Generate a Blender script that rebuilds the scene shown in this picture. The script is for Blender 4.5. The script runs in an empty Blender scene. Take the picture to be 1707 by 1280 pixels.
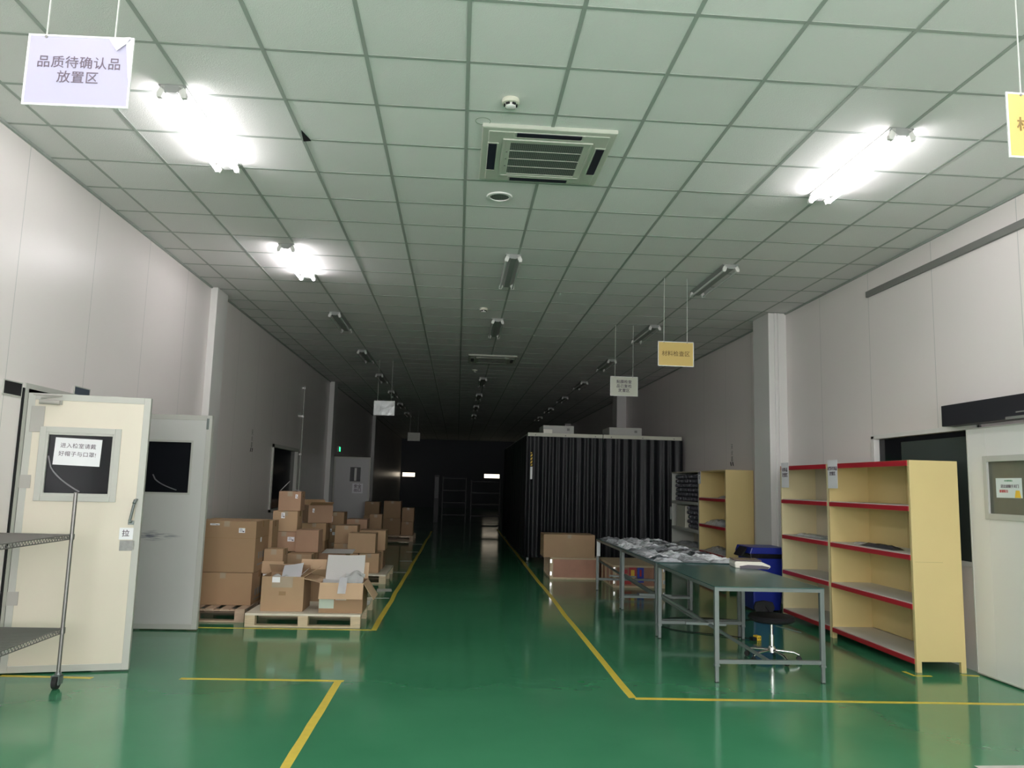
import bpy, bmesh, math, random
from mathutils import Vector, Matrix, noise
random.seed(7)
PI = math.pi
SC = bpy.context.scene
COL = SC.collection

# ------------------------------------------------------------------ camera
def cam_axes(y, p, r):
    cy, sy, cp, sp, cr, sr = math.cos(y), math.sin(y), math.cos(p), math.sin(p), math.cos(r), math.sin(r)
    f = Vector((-sy*cp, cy*cp, sp)); rt = Vector((cy, sy, 0)); up = rt.cross(f)
    return rt*cr + up*sr, -rt*sr + up*cr, f
cr_, cu_, cf_ = cam_axes(-0.0669, 0.1285, 0.0267)
cd = bpy.data.cameras.new('camera'); cam = bpy.data.objects.new('camera', cd); COL.objects.link(cam)
M = Matrix((cr_, cu_, -cf_)).transposed().to_4x4(); M.translation = Vector((0, 0, 1.5))
cam.matrix_world = M
cd.sensor_width = 36; cd.lens = 36*1286.65/1707; cd.clip_start = .05; cd.clip_end = 200
SC.camera = cam

# ------------------------------------------------------------------ world, exposure
w = bpy.data.worlds.new('world'); SC.world = w; w.use_nodes = True
w.node_tree.nodes['Background'].inputs[0].default_value = (.6, .7, 1, 1)
w.node_tree.nodes['Background'].inputs[1].default_value = 0.0
SC.view_settings.view_transform = 'Standard'; SC.view_settings.look = 'None'
SC.view_settings.gamma = 1; SC.view_settings.use_curve_mapping = False
SC.view_settings.exposure = 1.12
TUBE = 23.0          # radiance of the lit fluorescent tubes
FILLRAD = 4.0           # radiance of the added fill panels behind the camera
SC.cycles.use_denoising = True
SC.cycles.max_bounces = 8; SC.cycles.diffuse_bounces = 5; SC.cycles.glossy_bounces = 4
SC.cycles.sample_clamp_indirect = 6; SC.cycles.caustics_reflective = False; SC.cycles.caustics_refractive = False

# ------------------------------------------------------------------ materials
def mat(name, col, rough=.5, metal=0, noise_amt=0, nscale=8, bump=0, bscale=60, spec=None, coat=0, emit=None, estr=0, rand=0, trans=0, alpha=1):
    m = bpy.data.materials.new(name); m.use_nodes = True
    nt = m.node_tree; b = nt.nodes['Principled BSDF']
    b.inputs['Base Color'].default_value = (*col, 1); b.inputs['Roughness'].default_value = rough
    b.inputs['Metallic'].default_value = metal
    if spec is not None: b.inputs['Specular IOR Level'].default_value = spec
    if coat: b.inputs['Coat Weight'].default_value = coat; b.inputs['Coat Roughness'].default_value = .08
    if emit: b.inputs['Emission Color'].default_value = (*emit, 1); b.inputs['Emission Strength'].default_value = estr
    if trans: b.inputs['Transmission Weight'].default_value = trans
    if alpha < 1: b.inputs['Alpha'].default_value = alpha
    tc = nt.nodes.new('ShaderNodeTexCoord')
    last = None
    if noise_amt or rand:
        mix = nt.nodes.new('ShaderNodeHueSaturation'); mix.inputs['Color'].default_value = (*col, 1)
        mr = nt.nodes.new('ShaderNodeMath'); mr.operation = 'MULTIPLY_ADD'
        n = nt.nodes.new('ShaderNodeTexNoise'); n.inputs['Scale'].default_value = nscale; n.inputs['Detail'].default_value = 5
        nt.links.new(tc.outputs['Object'], n.inputs['Vector'])
        nt.links.new(n.outputs['Fac'], mr.inputs[0]); mr.inputs[1].default_value = 2*noise_amt; mr.inputs[2].default_value = 1-noise_amt
        src = mr.outputs[0]
        if rand:
            oi = nt.nodes.new('ShaderNodeObjectInfo')
            m2 = nt.nodes.new('ShaderNodeMath'); m2.operation = 'MULTIPLY_ADD'
            nt.links.new(oi.outputs['Random'], m2.inputs[0]); m2.inputs[1].default_value = 2*rand; m2.inputs[2].default_value = -rand
            m3 = nt.nodes.new('ShaderNodeMath'); m3.operation = 'ADD'
            nt.links.new(src, m3.inputs[0]); nt.links.new(m2.outputs[0], m3.inputs[1]); src = m3.outputs[0]
        nt.links.new(src, mix.inputs['Value']); nt.links.new(mix.outputs[0], b.inputs['Base Color'])
    if bump:
        n2 = nt.nodes.new('ShaderNodeTexNoise'); n2.inputs['Scale'].default_value = bscale; n2.inputs['Detail'].default_value = 3
        bp = nt.nodes.new('ShaderNodeBump'); bp.inputs['Strength'].default_value = bump; bp.inputs['Distance'].default_value = .01
        nt.links.new(tc.outputs['Object'], n2.inputs['Vector']); nt.links.new(n2.outputs['Fac'], bp.inputs['Height'])
        nt.links.new(bp.outputs[0], b.inputs['Normal'])
    return m

def mth(nt, op, a, b=None, c=None):
    n = nt.nodes.new('ShaderNodeMath'); n.operation = op
    for i, v in enumerate((a, b, c)):
        if v is None: continue
        if isinstance(v, (int, float)): n.inputs[i].default_value = v
        else: nt.links.new(v, n.inputs[i])
    return n.outputs[0]

def wall_mat(name, off):
    m = mat(name, (.82, .765, .75), .32, noise_amt=.03, nscale=.6, spec=.4)
    nt = m.node_tree; b = nt.nodes['Principled BSDF']
    g = nt.nodes.new('ShaderNodeNewGeometry'); s = nt.nodes.new('ShaderNodeSeparateXYZ'); nt.links.new(g.outputs['Position'], s.inputs[0])
    f = mth(nt, 'FRACT', mth(nt, 'DIVIDE', mth(nt, 'ADD', s.outputs['Y'], off), 1.165))
    seam = mth(nt, 'LESS_THAN', f, .006)
    mx = nt.nodes.new('ShaderNodeMix'); mx.data_type = 'RGBA'; nt.links.new(seam, mx.inputs[0])
    src = b.inputs['Base Color'].links[0].from_socket
    nt.links.new(src, mx.inputs[6]); mx.inputs[7].default_value = (.54, .53, .52, 1)
    nt.links.new(mx.outputs[2], b.inputs['Base Color'])
    # slight oil-canning of the sheet metal
    n = nt.nodes.new('ShaderNodeTexNoise'); n.inputs['Scale'].default_value = 1.1
    tc = nt.nodes.new('ShaderNodeTexCoord'); nt.links.new(tc.outputs['Object'], n.inputs['Vector'])
    bp = nt.nodes.new('ShaderNodeBump'); bp.inputs['Strength'].default_value = .12; bp.inputs['Distance'].default_value = .03
    h = mth(nt, 'MULTIPLY_ADD', seam, -.6, n.outputs['Fac'])
    nt.links.new(h, bp.inputs['Height']); nt.links.new(bp.outputs[0], b.inputs['Normal'])
    return m

def tile_mat():
    m = mat('ceiling_tile', (.76, .745, .735), .85, bump=.35, bscale=160)
    nt = m.node_tree; b = nt.nodes['Principled BSDF']
    g = nt.nodes.new('ShaderNodeNewGeometry'); s = nt.nodes.new('ShaderNodeSeparateXYZ'); nt.links.new(g.outputs['Position'], s.inputs[0])
    ix = mth(nt, 'FLOOR', mth(nt, 'DIVIDE', mth(nt, 'ADD', s.outputs['X'], .0223), .6))
    iy = mth(nt, 'FLOOR', mth(nt, 'DIVIDE', mth(nt, 'ADD', s.outputs['Y'], -4.314), .6))
    cx = nt.nodes.new('ShaderNodeCombineXYZ'); nt.links.new(ix, cx.inputs[0]); nt.links.new(iy, cx.inputs[1])
    wn = nt.nodes.new('ShaderNodeTexWhiteNoise'); nt.links.new(cx.outputs[0], wn.inputs['Vector'])
    hs = nt.nodes.new('ShaderNodeHueSaturation'); hs.inputs['Color'].default_value = (.76, .745, .735, 1)
    nt.links.new(mth(nt, 'MULTIPLY_ADD', wn.outputs['Value'], .09, .95), hs.inputs['Value'])
    nt.links.new(hs.outputs[0], b.inputs['Base Color'])
    return m

def floor_mat():
    m = mat('green_epoxy', (.022, .135, .062), .14, spec=.62)
    nt = m.node_tree; b = nt.nodes['Principled BSDF']
    tc = nt.nodes.new('ShaderNodeTexCoord')
    n = nt.nodes.new('ShaderNodeTexNoise'); n.inputs['Scale'].default_value = .7; n.inputs['Detail'].default_value = 6
    nt.links.new(tc.outputs['Object'], n.inputs['Vector'])
    rp = nt.nodes.new('ShaderNodeValToRGB'); rp.color_ramp.elements[0].position = .3; rp.color_ramp.elements[1].position = .75
    rp.color_ramp.elements[0].color = (.042, .215, .105, 1); rp.color_ramp.elements[1].color = (.064, .275, .138, 1)
    nt.links.new(n.outputs['Fac'], rp.inputs[0])
    # scuffs: stretched thin noise
    mp = nt.nodes.new('ShaderNodeMapping'); mp.inputs['Scale'].default_value = (1.2, 7, 1)
    nt.links.new(tc.outputs['Object'], mp.inputs['Vector'])
    n3 = nt.nodes.new('ShaderNodeTexNoise'); n3.inputs['Scale'].default_value = 2.2; n3.inputs['Detail'].default_value = 8; n3.inputs['Roughness'].default_value = .75
    nt.links.new(mp.outputs[0], n3.inputs['Vector'])
    r3 = nt.nodes.new('ShaderNodeValToRGB'); r3.color_ramp.elements[0].position = .70; r3.color_ramp.elements[1].position = .80
    nt.links.new(n3.outputs['Fac'], r3.inputs[0])
    mx = nt.nodes.new('ShaderNodeMix'); mx.data_type = 'RGBA'
    nt.links.new(mth(nt, 'MULTIPLY', r3.outputs[0], .35), mx.inputs[0]); nt.links.new(rp.outputs[0], mx.inputs[6]); mx.inputs[7].default_value = (.25, .36, .28, 1)
    nt.links.new(mx.outputs[2], b.inputs['Base Color'])
    n2 = nt.nodes.new('ShaderNodeTexNoise'); n2.inputs['Scale'].default_value = 3.5; n2.inputs['Detail'].default_value = 2
    nt.links.new(tc.outputs['Object'], n2.inputs['Vector'])
    bp = nt.nodes.new('ShaderNodeBump'); bp.inputs['Strength'].default_value = .06; bp.inputs['Distance'].default_value = .02
    nt.links.new(n2.outputs['Fac'], bp.inputs['Height']); nt.links.new(bp.outputs[0], b.inputs['Normal'])
    nt.links.new(mth(nt, 'MULTIPLY_ADD', n.outputs['Fac'], .14, .05), b.inputs['Roughness'])
    return m

def door_mat_stained():
    m = mat('painted_door_scuffed', (.58, .58, .56), .35, noise_amt=.05, nscale=2)
    nt = m.node_tree; b = nt.nodes['Principled BSDF']
    tc = nt.nodes.new('ShaderNodeTexCoord'); s = nt.nodes.new('ShaderNodeSeparateXYZ'); nt.links.new(tc.outputs['Object'], s.inputs[0])
    mp = nt.nodes.new('ShaderNodeMapping'); mp.inputs['Scale'].default_value = (4, 1, 36); nt.links.new(tc.outputs['Object'], mp.inputs[0])
    n = nt.nodes.new('ShaderNodeTexNoise'); n.inputs['Scale'].default_value = 2; n.inputs['Detail'].default_value = 6; nt.links.new(mp.outputs[0], n.inputs[0])
    dz = mth(nt, 'ABSOLUTE', mth(nt, 'SUBTRACT', s.outputs['Z'], .90))
    dx = mth(nt, 'ABSOLUTE', mth(nt, 'SUBTRACT', s.outputs['X'], .36))
    k = mth(nt, 'SUBTRACT', 1, mth(nt, 'ADD', mth(nt, 'MULTIPLY', dz, 16), mth(nt, 'MULTIPLY', dx, 3.2)))
    k = mth(nt, 'MULTIPLY', mth(nt, 'MINIMUM', mth(nt, 'MAXIMUM', mth(nt, 'MULTIPLY', k, 1.6), 0), 1), mth(nt, 'MAXIMUM', mth(nt, 'MULTIPLY', mth(nt, 'SUBTRACT', n.outputs['Fac'], .40), 4.0), 0))
    k = mth(nt, 'MINIMUM', k, .85)
    mx = nt.nodes.new('ShaderNodeMix'); mx.data_type = 'RGBA'; nt.links.new(k, mx.inputs[0])
    nt.links.new(b.inputs['Base Color'].links[0].from_socket, mx.inputs[6]); mx.inputs[7].default_value = (.09, .1, .15, 1)
    nt.links.new(mx.outputs[2], b.inputs['Base Color'])
    return m

def wood_mat(name, col, amt=.25):
    m = mat(name, col, .7, noise_amt=amt, nscale=3, rand=.1)
    nt = m.node_tree
    n = [x for x in nt.nodes if x.type == 'TEX_NOISE'][0]
    mp = nt.nodes.new('ShaderNodeMapping'); mp.inputs['Scale'].default_value = (4, 4, 30)
    tc = nt.nodes.new('ShaderNodeTexCoord'); nt.links.new(tc.outputs['Object'], mp.inputs[0]); nt.links.new(mp.outputs[0], n.inputs['Vector'])
    return m

def mesh_grille_mat():
    m = mat('intake_mesh', (.05, .055, .05), .5)
    nt = m.node_tree; b = nt.nodes['Principled BSDF']
    tc = nt.nodes.new('ShaderNodeTexCoord'); s = nt.nodes.new('ShaderNodeSeparateXYZ'); nt.links.new(tc.outputs['Object'], s.inputs[0])
    a = mth(nt, 'LESS_THAN', mth(nt, 'FRACT', mth(nt, 'MULTIPLY', s.outputs['X'], 70)), .35)
    c = mth(nt, 'LESS_THAN', mth(nt, 'FRACT', mth(nt, 'MULTIPLY', s.outputs['Y'], 70)), .35)
    k = mth(nt, 'MAXIMUM', a, c)
    mx = nt.nodes.new('ShaderNodeMix'); mx.data_type = 'RGBA'; nt.links.new(k, mx.inputs[0])
    mx.inputs[6].default_value = (.008, .01, .01, 1); mx.inputs[7].default_value = (.20, .22, .2, 1)
    nt.links.new(mx.outputs[2], b.inputs['Base Color'])
    return m

def emis(name, col, s):
    m = bpy.data.materials.new(name); m.use_nodes = True; nt = m.node_tree
    b = nt.nodes['Principled BSDF']; b.inputs['Base Color'].default_value = (.8, .8, .8, 1)
    b.inputs['Emission Color'].default_value = (*col, 1); b.inputs['Emission Strength'].default_value = s
    return m

WALL_L = wall_mat('white_wall_panel_left', -5.86+1.165*10)
WALL_R = wall_mat('white_wall_panel_right', -7.0+1.165*10)
TILE = tile_mat(); FLOOR = floor_mat()
TBAR = mat('ceiling_tee', (.34, .37, .34), .5)
WHITE = mat('white_paint', (.75, .74, .72), .35)
TRIMG = mat('grey_trim', (.20, .20, .19), .5)
CREAM = mat('cream_door', (.70, .64, .53), .35, noise_amt=.05, nscale=2.5)
DOOR2 = door_mat_stained()
ALU = mat('pale_aluminium', (.50, .50, .46), .45)
STEEL = mat('brushed_steel', (.55, .55, .53), .3, metal=.9)
CHROME = mat('chrome', (.75, .75, .74), .12, metal=1)
TUBESTEEL = mat('grey_steel_tube', (.17, .195, .19), .34, metal=.35)
DARKGLASS = mat('dark_glass', (.010, .011, .014), .10, spec=.22)
HINGE = mat('satin_hinge_grey', (.42, .40, .37), .55)
CARTST = mat('cart_dull_chrome', (.26, .25, .24), .38, metal=.75)
RACKM = mat('dark_rack_steel', (.03, .032, .035), .5)
GREYGLASS = mat('grey_green_glass', (.055, .07, .065), .12, spec=.5)
FROST = mat('olive_glass', (.12, .125, .10), .2, spec=.5, noise_amt=.3, nscale=3)
PAPER = mat('white_paper', (.84, .84, .87), .5)
LILAC = mat('laminated_white_sheet', (.41, .395, .52), .45, spec=.3)
YELSHEET = mat('laminated_yellow_sheet', (.62, .45, .15), .4, spec=.3)
CREAMSHEET = mat('laminated_cream_sheet', (.58, .59, .50), .4)
INK = mat('grey_ink', (.13, .10, .13), .6)
INKY = mat('brown_ink', (.22, .14, .04), .6)
INKR = mat('red_ink', (.5, .05, .05), .6)
BLACK = mat('matt_black', (.012, .012, .014), .65, spec=.25)
RUBBER = mat('black_rubber', (.015, .015, .015), .6)
YTAPE = mat('yellow_floor_tape', (.72, .56, .07), .4, noise_amt=.14, nscale=14)
WTAPE = mat('white_floor_label', (.6, .6, .56), .4)
GREENTOP = mat('green_rubber_mat', (.030, .105, .095), .24, noise_amt=.08, nscale=3, spec=.5)
YELLOW = mat('yellow_shelf_paint', (.66, .53, .25), .35, noise_amt=.04, nscale=3)
BEIGE = mat('beige_shelf_paint', (.58, .53, .42), .38, noise_amt=.04, nscale=3)
PALEYEL = mat('pale_yellow_paint', (.68, .60, .36), .35)
GREYSH = mat('grey_shelf_paint', (.42, .44, .40), .4)
BOARD = mat('off_white_board', (.62, .60, .57), .4, noise_amt=.05, nscale=5)
RED = mat('red_price_strip', (.42, .018, .03), .35)
CARD = [mat('cardboard_tan', (.40, .265, .155), .75, noise_amt=.10, nscale=4, rand=.12, bump=.1, bscale=12),
        mat('cardboard_brown', (.34, .215, .12), .75, noise_amt=.10, nscale=4, rand=.10, bump=.1, bscale=12),
        mat('cardboard_reddish', (.36, .22, .14), .75, noise_amt=.12, nscale=4, rand=.10, bump=.1, bscale=12)]
CARDIN = mat('cardboard_inside', (.55, .38, .24), .8, noise_amt=.06, nscale=5)
TAPE = mat('brown_packing_tape', (.32, .20, .10), .25)
CLEAR = mat('clear_packing_tape', (.40, .32, .23), .25)
PINE = wood_mat('pale_pine', (.62, .50, .34)); PLY = mat('white_plywood', (.72, .66, .54), .6, noise_amt=.1, nscale=5)
RAWPINE = wood_mat('pinkish_pine', (.50, .36, .26))
PLYRED = mat('reddish_plywood', (.40, .20, .13), .5, noise_amt=.28, nscale=5)
FOAM = mat('white_foam', (.90, .90, .89), .7, bump=.3, bscale=90)
BUBBLE = mat('clear_film', (.78, .79, .78), .15, bump=.8, bscale=40)
CURTAIN = mat('black_curtain_vinyl', (.020, .023, .028), .40, spec=.45)
IVORY = mat('ivory_enamel', (.60, .60, .50), .4)
GREYBOX = mat('grey_enamel', (.45, .45, .42), .4)
BLUE = mat('blue_bin_plastic', (.012, .025, .26), .35)
BINBAG = mat('black_bin_liner', (.008, .008, .012), .25, bump=.5, bscale=25)
SCALEW = mat('cream_scale_plastic', (.78, .76, .66), .3)
BAG = mat('crumpled_clear_bag', (.82, .84, .88), .10, noise_amt=.45, nscale=12, bump=.9, bscale=22, rand=.12, spec=.8)
BAGDARK = mat('dark_bagged_roll', (.10, .10, .12), .2, noise_amt=.7, nscale=25, bump=.9, bscale=40, spec=.8)
ACP = mat('ac_plastic', (.50, .52, .45), .4)
GRILLE = mesh_grille_mat()
LIT = emis('lit_tube', (1, .955, .98), TUBE)
UNLIT = mat('unlit_tube_glass', (.72, .74, .72), .15)
HOUS = mat('lamp_housing_white', (.30, .31, .30), .5)
HOLD = mat('lamp_holder_white', (.68, .68, .65), .35)
WINLIT = emis('lit_far_window', (1, .86, .66), 1.1)
EXITG = emis('exit_green', (.02, 1, .25), 1.5)
GREENP = mat('green_print', (.05, .3, .12), .5)
BLUEP = mat('blue_print', (.03, .05, .45), .5)
YELP = mat('yellow_print', (.85, .55, .05), .5)

# ------------------------------------------------------------------ mesh helpers
def nb(): return bmesh.new()
def box(bm, x0, x1, y0, y1, z0, z1, M=None):
    vs = [bm.verts.new((x, y, z)) for z in (z0, z1) for x, y in ((x0, y0), (x1, y0), (x1, y1), (x0, y1))]
    for f in ((0, 3, 2, 1), (4, 5, 6, 7), (0, 1, 5, 4), (1, 2, 6, 5), (2, 3, 7, 6), (3, 0, 4, 7)):
        bm.faces.new([vs[i] for i in f])
    if M is not None:
        for v in vs: v.co = M @ v.co
    return bm
def tube(bm, a, b, r, n=10, r2=None):
    a, b = Vector(a), Vector(b); d = (b-a); L = d.length; q = d.to_track_quat('Z', 'Y').to_matrix().to_4x4()
    T = Matrix.Translation((a+b)/2) @ q
    bmesh.ops.create_cone(bm, cap_ends=True, segments=n, radius1=r, radius2=r if r2 is None else r2, depth=L, matrix=T)
    return bm
def sqtube(bm, a, b, s):
    a, b = Vector(a), Vector(b); d = b-a; q = d.to_track_quat('Z', 'Y').to_matrix().to_4x4(); L = d.length
    box(bm, -s/2, s/2, -s/2, s/2, 0, L, Matrix.Translation(a) @ q); return bm
def prism(bm, pts, y0, y1, axis='y'):
    def P(u, v, t): return (u, t, v) if axis == 'y' else ((t, u, v) if axis == 'x' else (u, v, t))
    A = [bm.verts.new(P(u, v, y0)) for u, v in pts]; B = [bm.verts.new(P(u, v, y1)) for u, v in pts]
    n = len(pts); bm.faces.new(A); bm.faces.new(B[::-1])
    for i in range(n): bm.faces.new((A[i], B[i], B[(i+1) % n], A[(i+1) % n]))
    return bm
def lathe(bm, prof, n=28, M=None):
    rings = []
    for r, z in prof:
        rings.append([bm.verts.new((r*math.cos(2*PI*i/n), r*math.sin(2*PI*i/n), z)) for i in range(n)])
    for a, b in zip(rings, rings[1:]):
        for i in range(n): bm.faces.new((a[i], a[(i+1) % n], b[(i+1) % n], b[i]))
    bm.faces.new(rings[0][::-1]); bm.faces.new(rings[-1])
    if M is not None:
        for r in rings:
            for v in r: v.co = M @ v.co
    return bm
def mesh(name, bm, m, bevel=0, smooth=False):
    bmesh.ops.recalc_face_normals(bm, faces=bm.faces)
    if bevel:
        bmesh.ops.bevel(bm, geom=[e for e in bm.edges if e.is_manifold and e.calc_face_angle(0) > .6], offset=bevel, segments=2, affect='EDGES', profile=.6, clamp_overlap=True)
    me = bpy.data.meshes.new(name); bm.to_mesh(me); bm.free(); me.materials.append(m)
    if smooth:
        for p in me.polygons: p.use_smooth = True
        try: me.set_sharp_from_angle(angle=math.radians(38))
        except Exception: pass
    return me
def obj(name, bm, m, parent=None, bevel=0, smooth=False, label=None):
    o = bpy.data.objects.new(name, mesh(name, bm, m, bevel, smooth)); COL.objects.link(o)
    if parent: o.parent = parent
    if label: o['label'] = label
    return o
def tag(o, label, cat, group=None, kind=None):
    o['label'] = label; o['category'] = cat
    if group: o['group'] = group
    if kind: o['kind'] = kind
    return o
def thing(name, label, cat, loc=(0, 0, 0), rz=0, group=None):
    o = bpy.data.objects.new(name, None); COL.objects.link(o); o.location = loc; o.rotation_euler = (0, 0, rz)
    o.empty_display_size = .1
    return tag(o, label, cat, group)
def struct(name, bm=None, m=None, parent=None, loc=(0, 0, 0), rz=0, **k):
    if bm is None:
        o = bpy.data.objects.new(name, None); COL.objects.link(o)
    else: o = obj(name, bm, m, parent, **k)
    o.location = loc; o.rotation_euler = (0, 0, rz)
    o['kind'] = 'structure'; return o
KIDS = {}
def copy_tree(o, parent=None):
    c = o.copy(); COL.objects.link(c)
    if parent: c.parent = parent
    for ch in [x for x in o.children]: copy_tree(ch, c)
    return c
def text(name, s, size, m, parent, loc, rot=(PI/2, 0, 0), depth=.0006, bold=0, spacing=1.0, xs=1.0, line=1.0):
    cu = bpy.data.curves.new('t', 'FONT'); cu.body = s; cu.size = size; cu.align_x = 'CENTER'; cu.align_y = 'CENTER'
    cu.extrude = depth; cu.offset = bold; cu.space_character = spacing; cu.space_line = line; cu.resolution_u = 3
    t = bpy.data.objects.new('t', cu); COL.objects.link(t)
    bpy.context.view_layer.update()
    dg = bpy.context.evaluated_depsgraph_get()
    me = bpy.data.meshes.new_from_object(t.evaluated_get(dg)); me.name = name
    bpy.data.objects.remove(t); bpy.data.curves.remove(cu)
    me.materials.clear(); me.materials.append(m)
    o = bpy.data.objects.new(name, me); COL.objects.link(o); o.parent = parent
    o.location = loc; o.rotation_euler = rot; o.scale = (xs, 1, 1)
    return o

# ------------------------------------------------------------------ room shell
X0, X1, YB, YF, CH = -3.335, 4.526, -3.2, 46.0, 3.978
bm = nb(); box(bm, X0-.3, X1+.3, YB-.2, YF+.2, -.1, 0); struct('floor', bm, FLOOR)
bm = nb(); box(bm, X0-.3, X1+.3, YB-.2, YF+.2, CH, CH+.1); struct('ceiling', bm, TILE)
# exposed tee grid of the suspended ceiling
bm = nb()
i = -12
gx = [-.0223+.6*i for i in range(-5, 8)]
for x in gx:
    if X0+.02 < x < X1-.02: box(bm, x-.012, x+.012, YB, YF, CH-.004, CH-.0005)
j = -13
while 4.314+.6*j < YF:
    y = 4.314+.6*j
    if y > YB: box(bm, X0, X1, y-.012, y+.012, CH-.003, CH-.0004)
    j += 1
struct('trim_1', bm, TBAR)
# edge angles
bm = nb(); box(bm, X0, X0+.022, YB, YF, CH-.02, CH-.001); box(bm, X1-.022, X1, YB, YF, CH-.02, CH-.001); struct('trim_2', bm, TBAR)
bm = nb(); prism(bm, [(-1.205, 5.36), (-1.165, 5.525), (-1.225, 5.54)], CH-.006, CH-.001, 'z'); struct('trim_12', bm, BLACK)
# left wall with the double door opening, the dark window and the far door
def wall_with_holes(xa, xb, holes, name, m):
    bm = nb(); y = YB
    for (a, b, z0, z1) in holes:
        box(bm, xa, xb, y, a, 0, CH)
        if z0 > 0: box(bm, xa, xb, a, b, 0, z0)
        box(bm, xa, xb, a, b, z1, CH); y = b
    box(bm, xa, xb, y, YF, 0, CH)
    return struct(name, bm, m)
wall_with_holes(X0-.1, X0, [(6.19, 7.95, 0, 2.13), (14.2, 16.35, .9, 2.08), (21.05, 22.0, 0, 2.13)], 'wall_left', WALL_L)
wall_with_holes(X1, X1+.1, [(6.40, 8.17, .92, 2.095)], 'wall_right', WALL_R)
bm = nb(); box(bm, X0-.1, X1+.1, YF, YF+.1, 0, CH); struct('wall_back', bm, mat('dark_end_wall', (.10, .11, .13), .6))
bm = nb(); box(bm, X0-.1, X1+.1, YB-.1, YB, 0, CH); struct('wall_front', bm, WALL_R)
# dark rooms behind the openings
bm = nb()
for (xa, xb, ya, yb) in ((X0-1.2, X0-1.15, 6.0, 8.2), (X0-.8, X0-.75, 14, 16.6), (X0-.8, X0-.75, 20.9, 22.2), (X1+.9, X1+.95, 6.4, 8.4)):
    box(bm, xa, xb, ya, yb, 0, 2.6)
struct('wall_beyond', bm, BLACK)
# wall columns
for k, (xa, xb, ya, yb) in enumerate(((X0, X0+.09, 10.22, 10.68), (4.27, X1, 10.35, 10.92), (X0, X0+.12, 19.9, 20.4), (4.27, X1, 20.7, 21.3), (X0, X0+.12, 30, 30.5), (4.27, X1, 31, 31.6))):
    bm = nb(); box(bm, xa, xb, ya, yb, 0, CH-.004)
    if k == 1:
        box(bm, 4.35, 4.38, 10.33, 10.35, 0, CH-.004); box(bm, 4.40, 4.42, 10.335, 10.35, 0, CH-.004)
    struct('trim_%d' % (k+3), bm, WHITE, bevel=.006)
# dark high level rail on the right wall
bm = nb(); box(bm, X1-.03, X1-.0005, 3.0, 8.17, 3.675, 3.74); struct('trim_9', bm, TRIMG)
# window frame on the right wall with glass and a sliding panel
wn = struct('window_1', loc=(X1, 7.43, 1.5))
bm = nb()
for (ya, yb, za, zb) in ((-1.03, -.99, -.6, .62), (.70, .76, -.6, .62), (-1.03, .76, .585, .63), (-1.03, .76, -.62, -.575)):
    box(bm, -.012, .1, ya, yb, za, zb)
struct('window_frame', bm, WHITE, wn, bevel=.004)
bm = nb(); box(bm, .05, .058, -.99, .70, -.575, .585); struct('window_pane', bm, DARKGLASS, wn)
bm = nb(); box(bm, .012, .02, -.99, .22, -.575, .53); struct('sliding_pane', bm, GREYGLASS, wn)
# far left window
wn = struct('window_2', loc=(X0, 15.27, 1.5))
bm = nb()
for (ya, yb, za, zb) in ((-1.1, -1.04, -.62, .6), (1.04, 1.1, -.62, .6), (-1.1, 1.1, .54, .6), (-1.1, 1.1, -.62, -.57)):
    box(bm, -.08, .03, ya, yb, za, zb)
struct('window_frame', bm, ALU, wn)
bm = nb(); box(bm, -.05, -.042, -1.04, 1.04, -.57, .54); struct('window_pane', bm, DARKGLASS, wn)
# lit transoms in the far end wall
for k, (xa, xb, za, zb) in enumerate(((-3.22, -2.5, 1.76, 1.99), (1.58, 2.48, 1.80, 2.03))):
    wn = struct('window_%d' % (k+3), loc=((xa+xb)/2, YF-.02, (za+zb)/2))
    a, b = (xb-xa)/2, (zb-za)/2
    bm = nb(); box(bm, -a, a, .0, .01, -b, b); struct('window_pane', bm, WINLIT, wn)
    bm = nb()
    box(bm, -a-.05, -a, -.03, .019, -b-.05, b+.05); box(bm, a, a+.05, -.03, .019, -b-.05, b+.05)
    box(bm, -a, a, -.03, .019, b, b+.05); box(bm, -a, a, -.03, .019, -b-.05, -b)
    struct('window_frame', bm, TRIMG, wn)

# glowing panels framed like windows, added behind the camera as frontal fill light
FILL = emis('added_fill_panel', (1, .96, .985), FILLRAD)
for k in range(4):
    xa = -2.75+1.75*k
    wn = struct('window_%d' % (k+5), loc=(xa+.8, YB+.02, 2.0))
    bm = nb(); box(bm, -.8, .8, .0, .01, -1.3, 1.3); struct('window_pane', bm, FILL, wn)
    bm = nb(); box(bm, -.85, -.8, -.015, .04, -1.35, 1.35); box(bm, .8, .85, -.015, .04, -1.35, 1.35); box(bm, -.8, .8, -.015, .04, 1.3, 1.35); box(bm, -.8, .8, -.015, .04, -1.35, -1.3)
    struct('window_frame', bm, ALU, wn)

# ------------------------------------------------------------------ doors on the left
def ring_y(bm, x0, x1, z0, z1, t, ya, yb):
    box(bm, x0, x0+t, ya, yb, z0, z1); box(bm, x1-t, x1, ya, yb, z0, z1)
    box(bm, x0+t, x1-t, ya, yb, z0, z0+t); box(bm, x0+t, x1-t, ya, yb, z1-t, z1)
def door_leaf(name, loc, rz, W, m, wx0, wx1, wz0, wz1, H=2.1):
    d = struct(name, loc=loc, rz=rz); e = .05; T = .045
    bm = nb()
    box(bm, e, wx0, 0, T, .012+e, H-e); box(bm, wx1, W-e, 0, T, .012+e, H-e)
    box(bm, wx0, wx1, 0, T, .012+e, wz0); box(bm, wx0, wx1, 0, T, wz1, H-e)
    obj('door_panel', bm, m, d)
    bm = nb(); ring_y(bm, 0, W, .012, H, e, -.004, T+.004); obj('edge_frame', bm, ALU, d, bevel=.003)
    bm = nb(); box(bm, wx0, wx1, T*.5-.004, T*.5+.004, wz0, wz1); obj('window_pane', bm, DARKGLASS, d)
    return d
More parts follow.
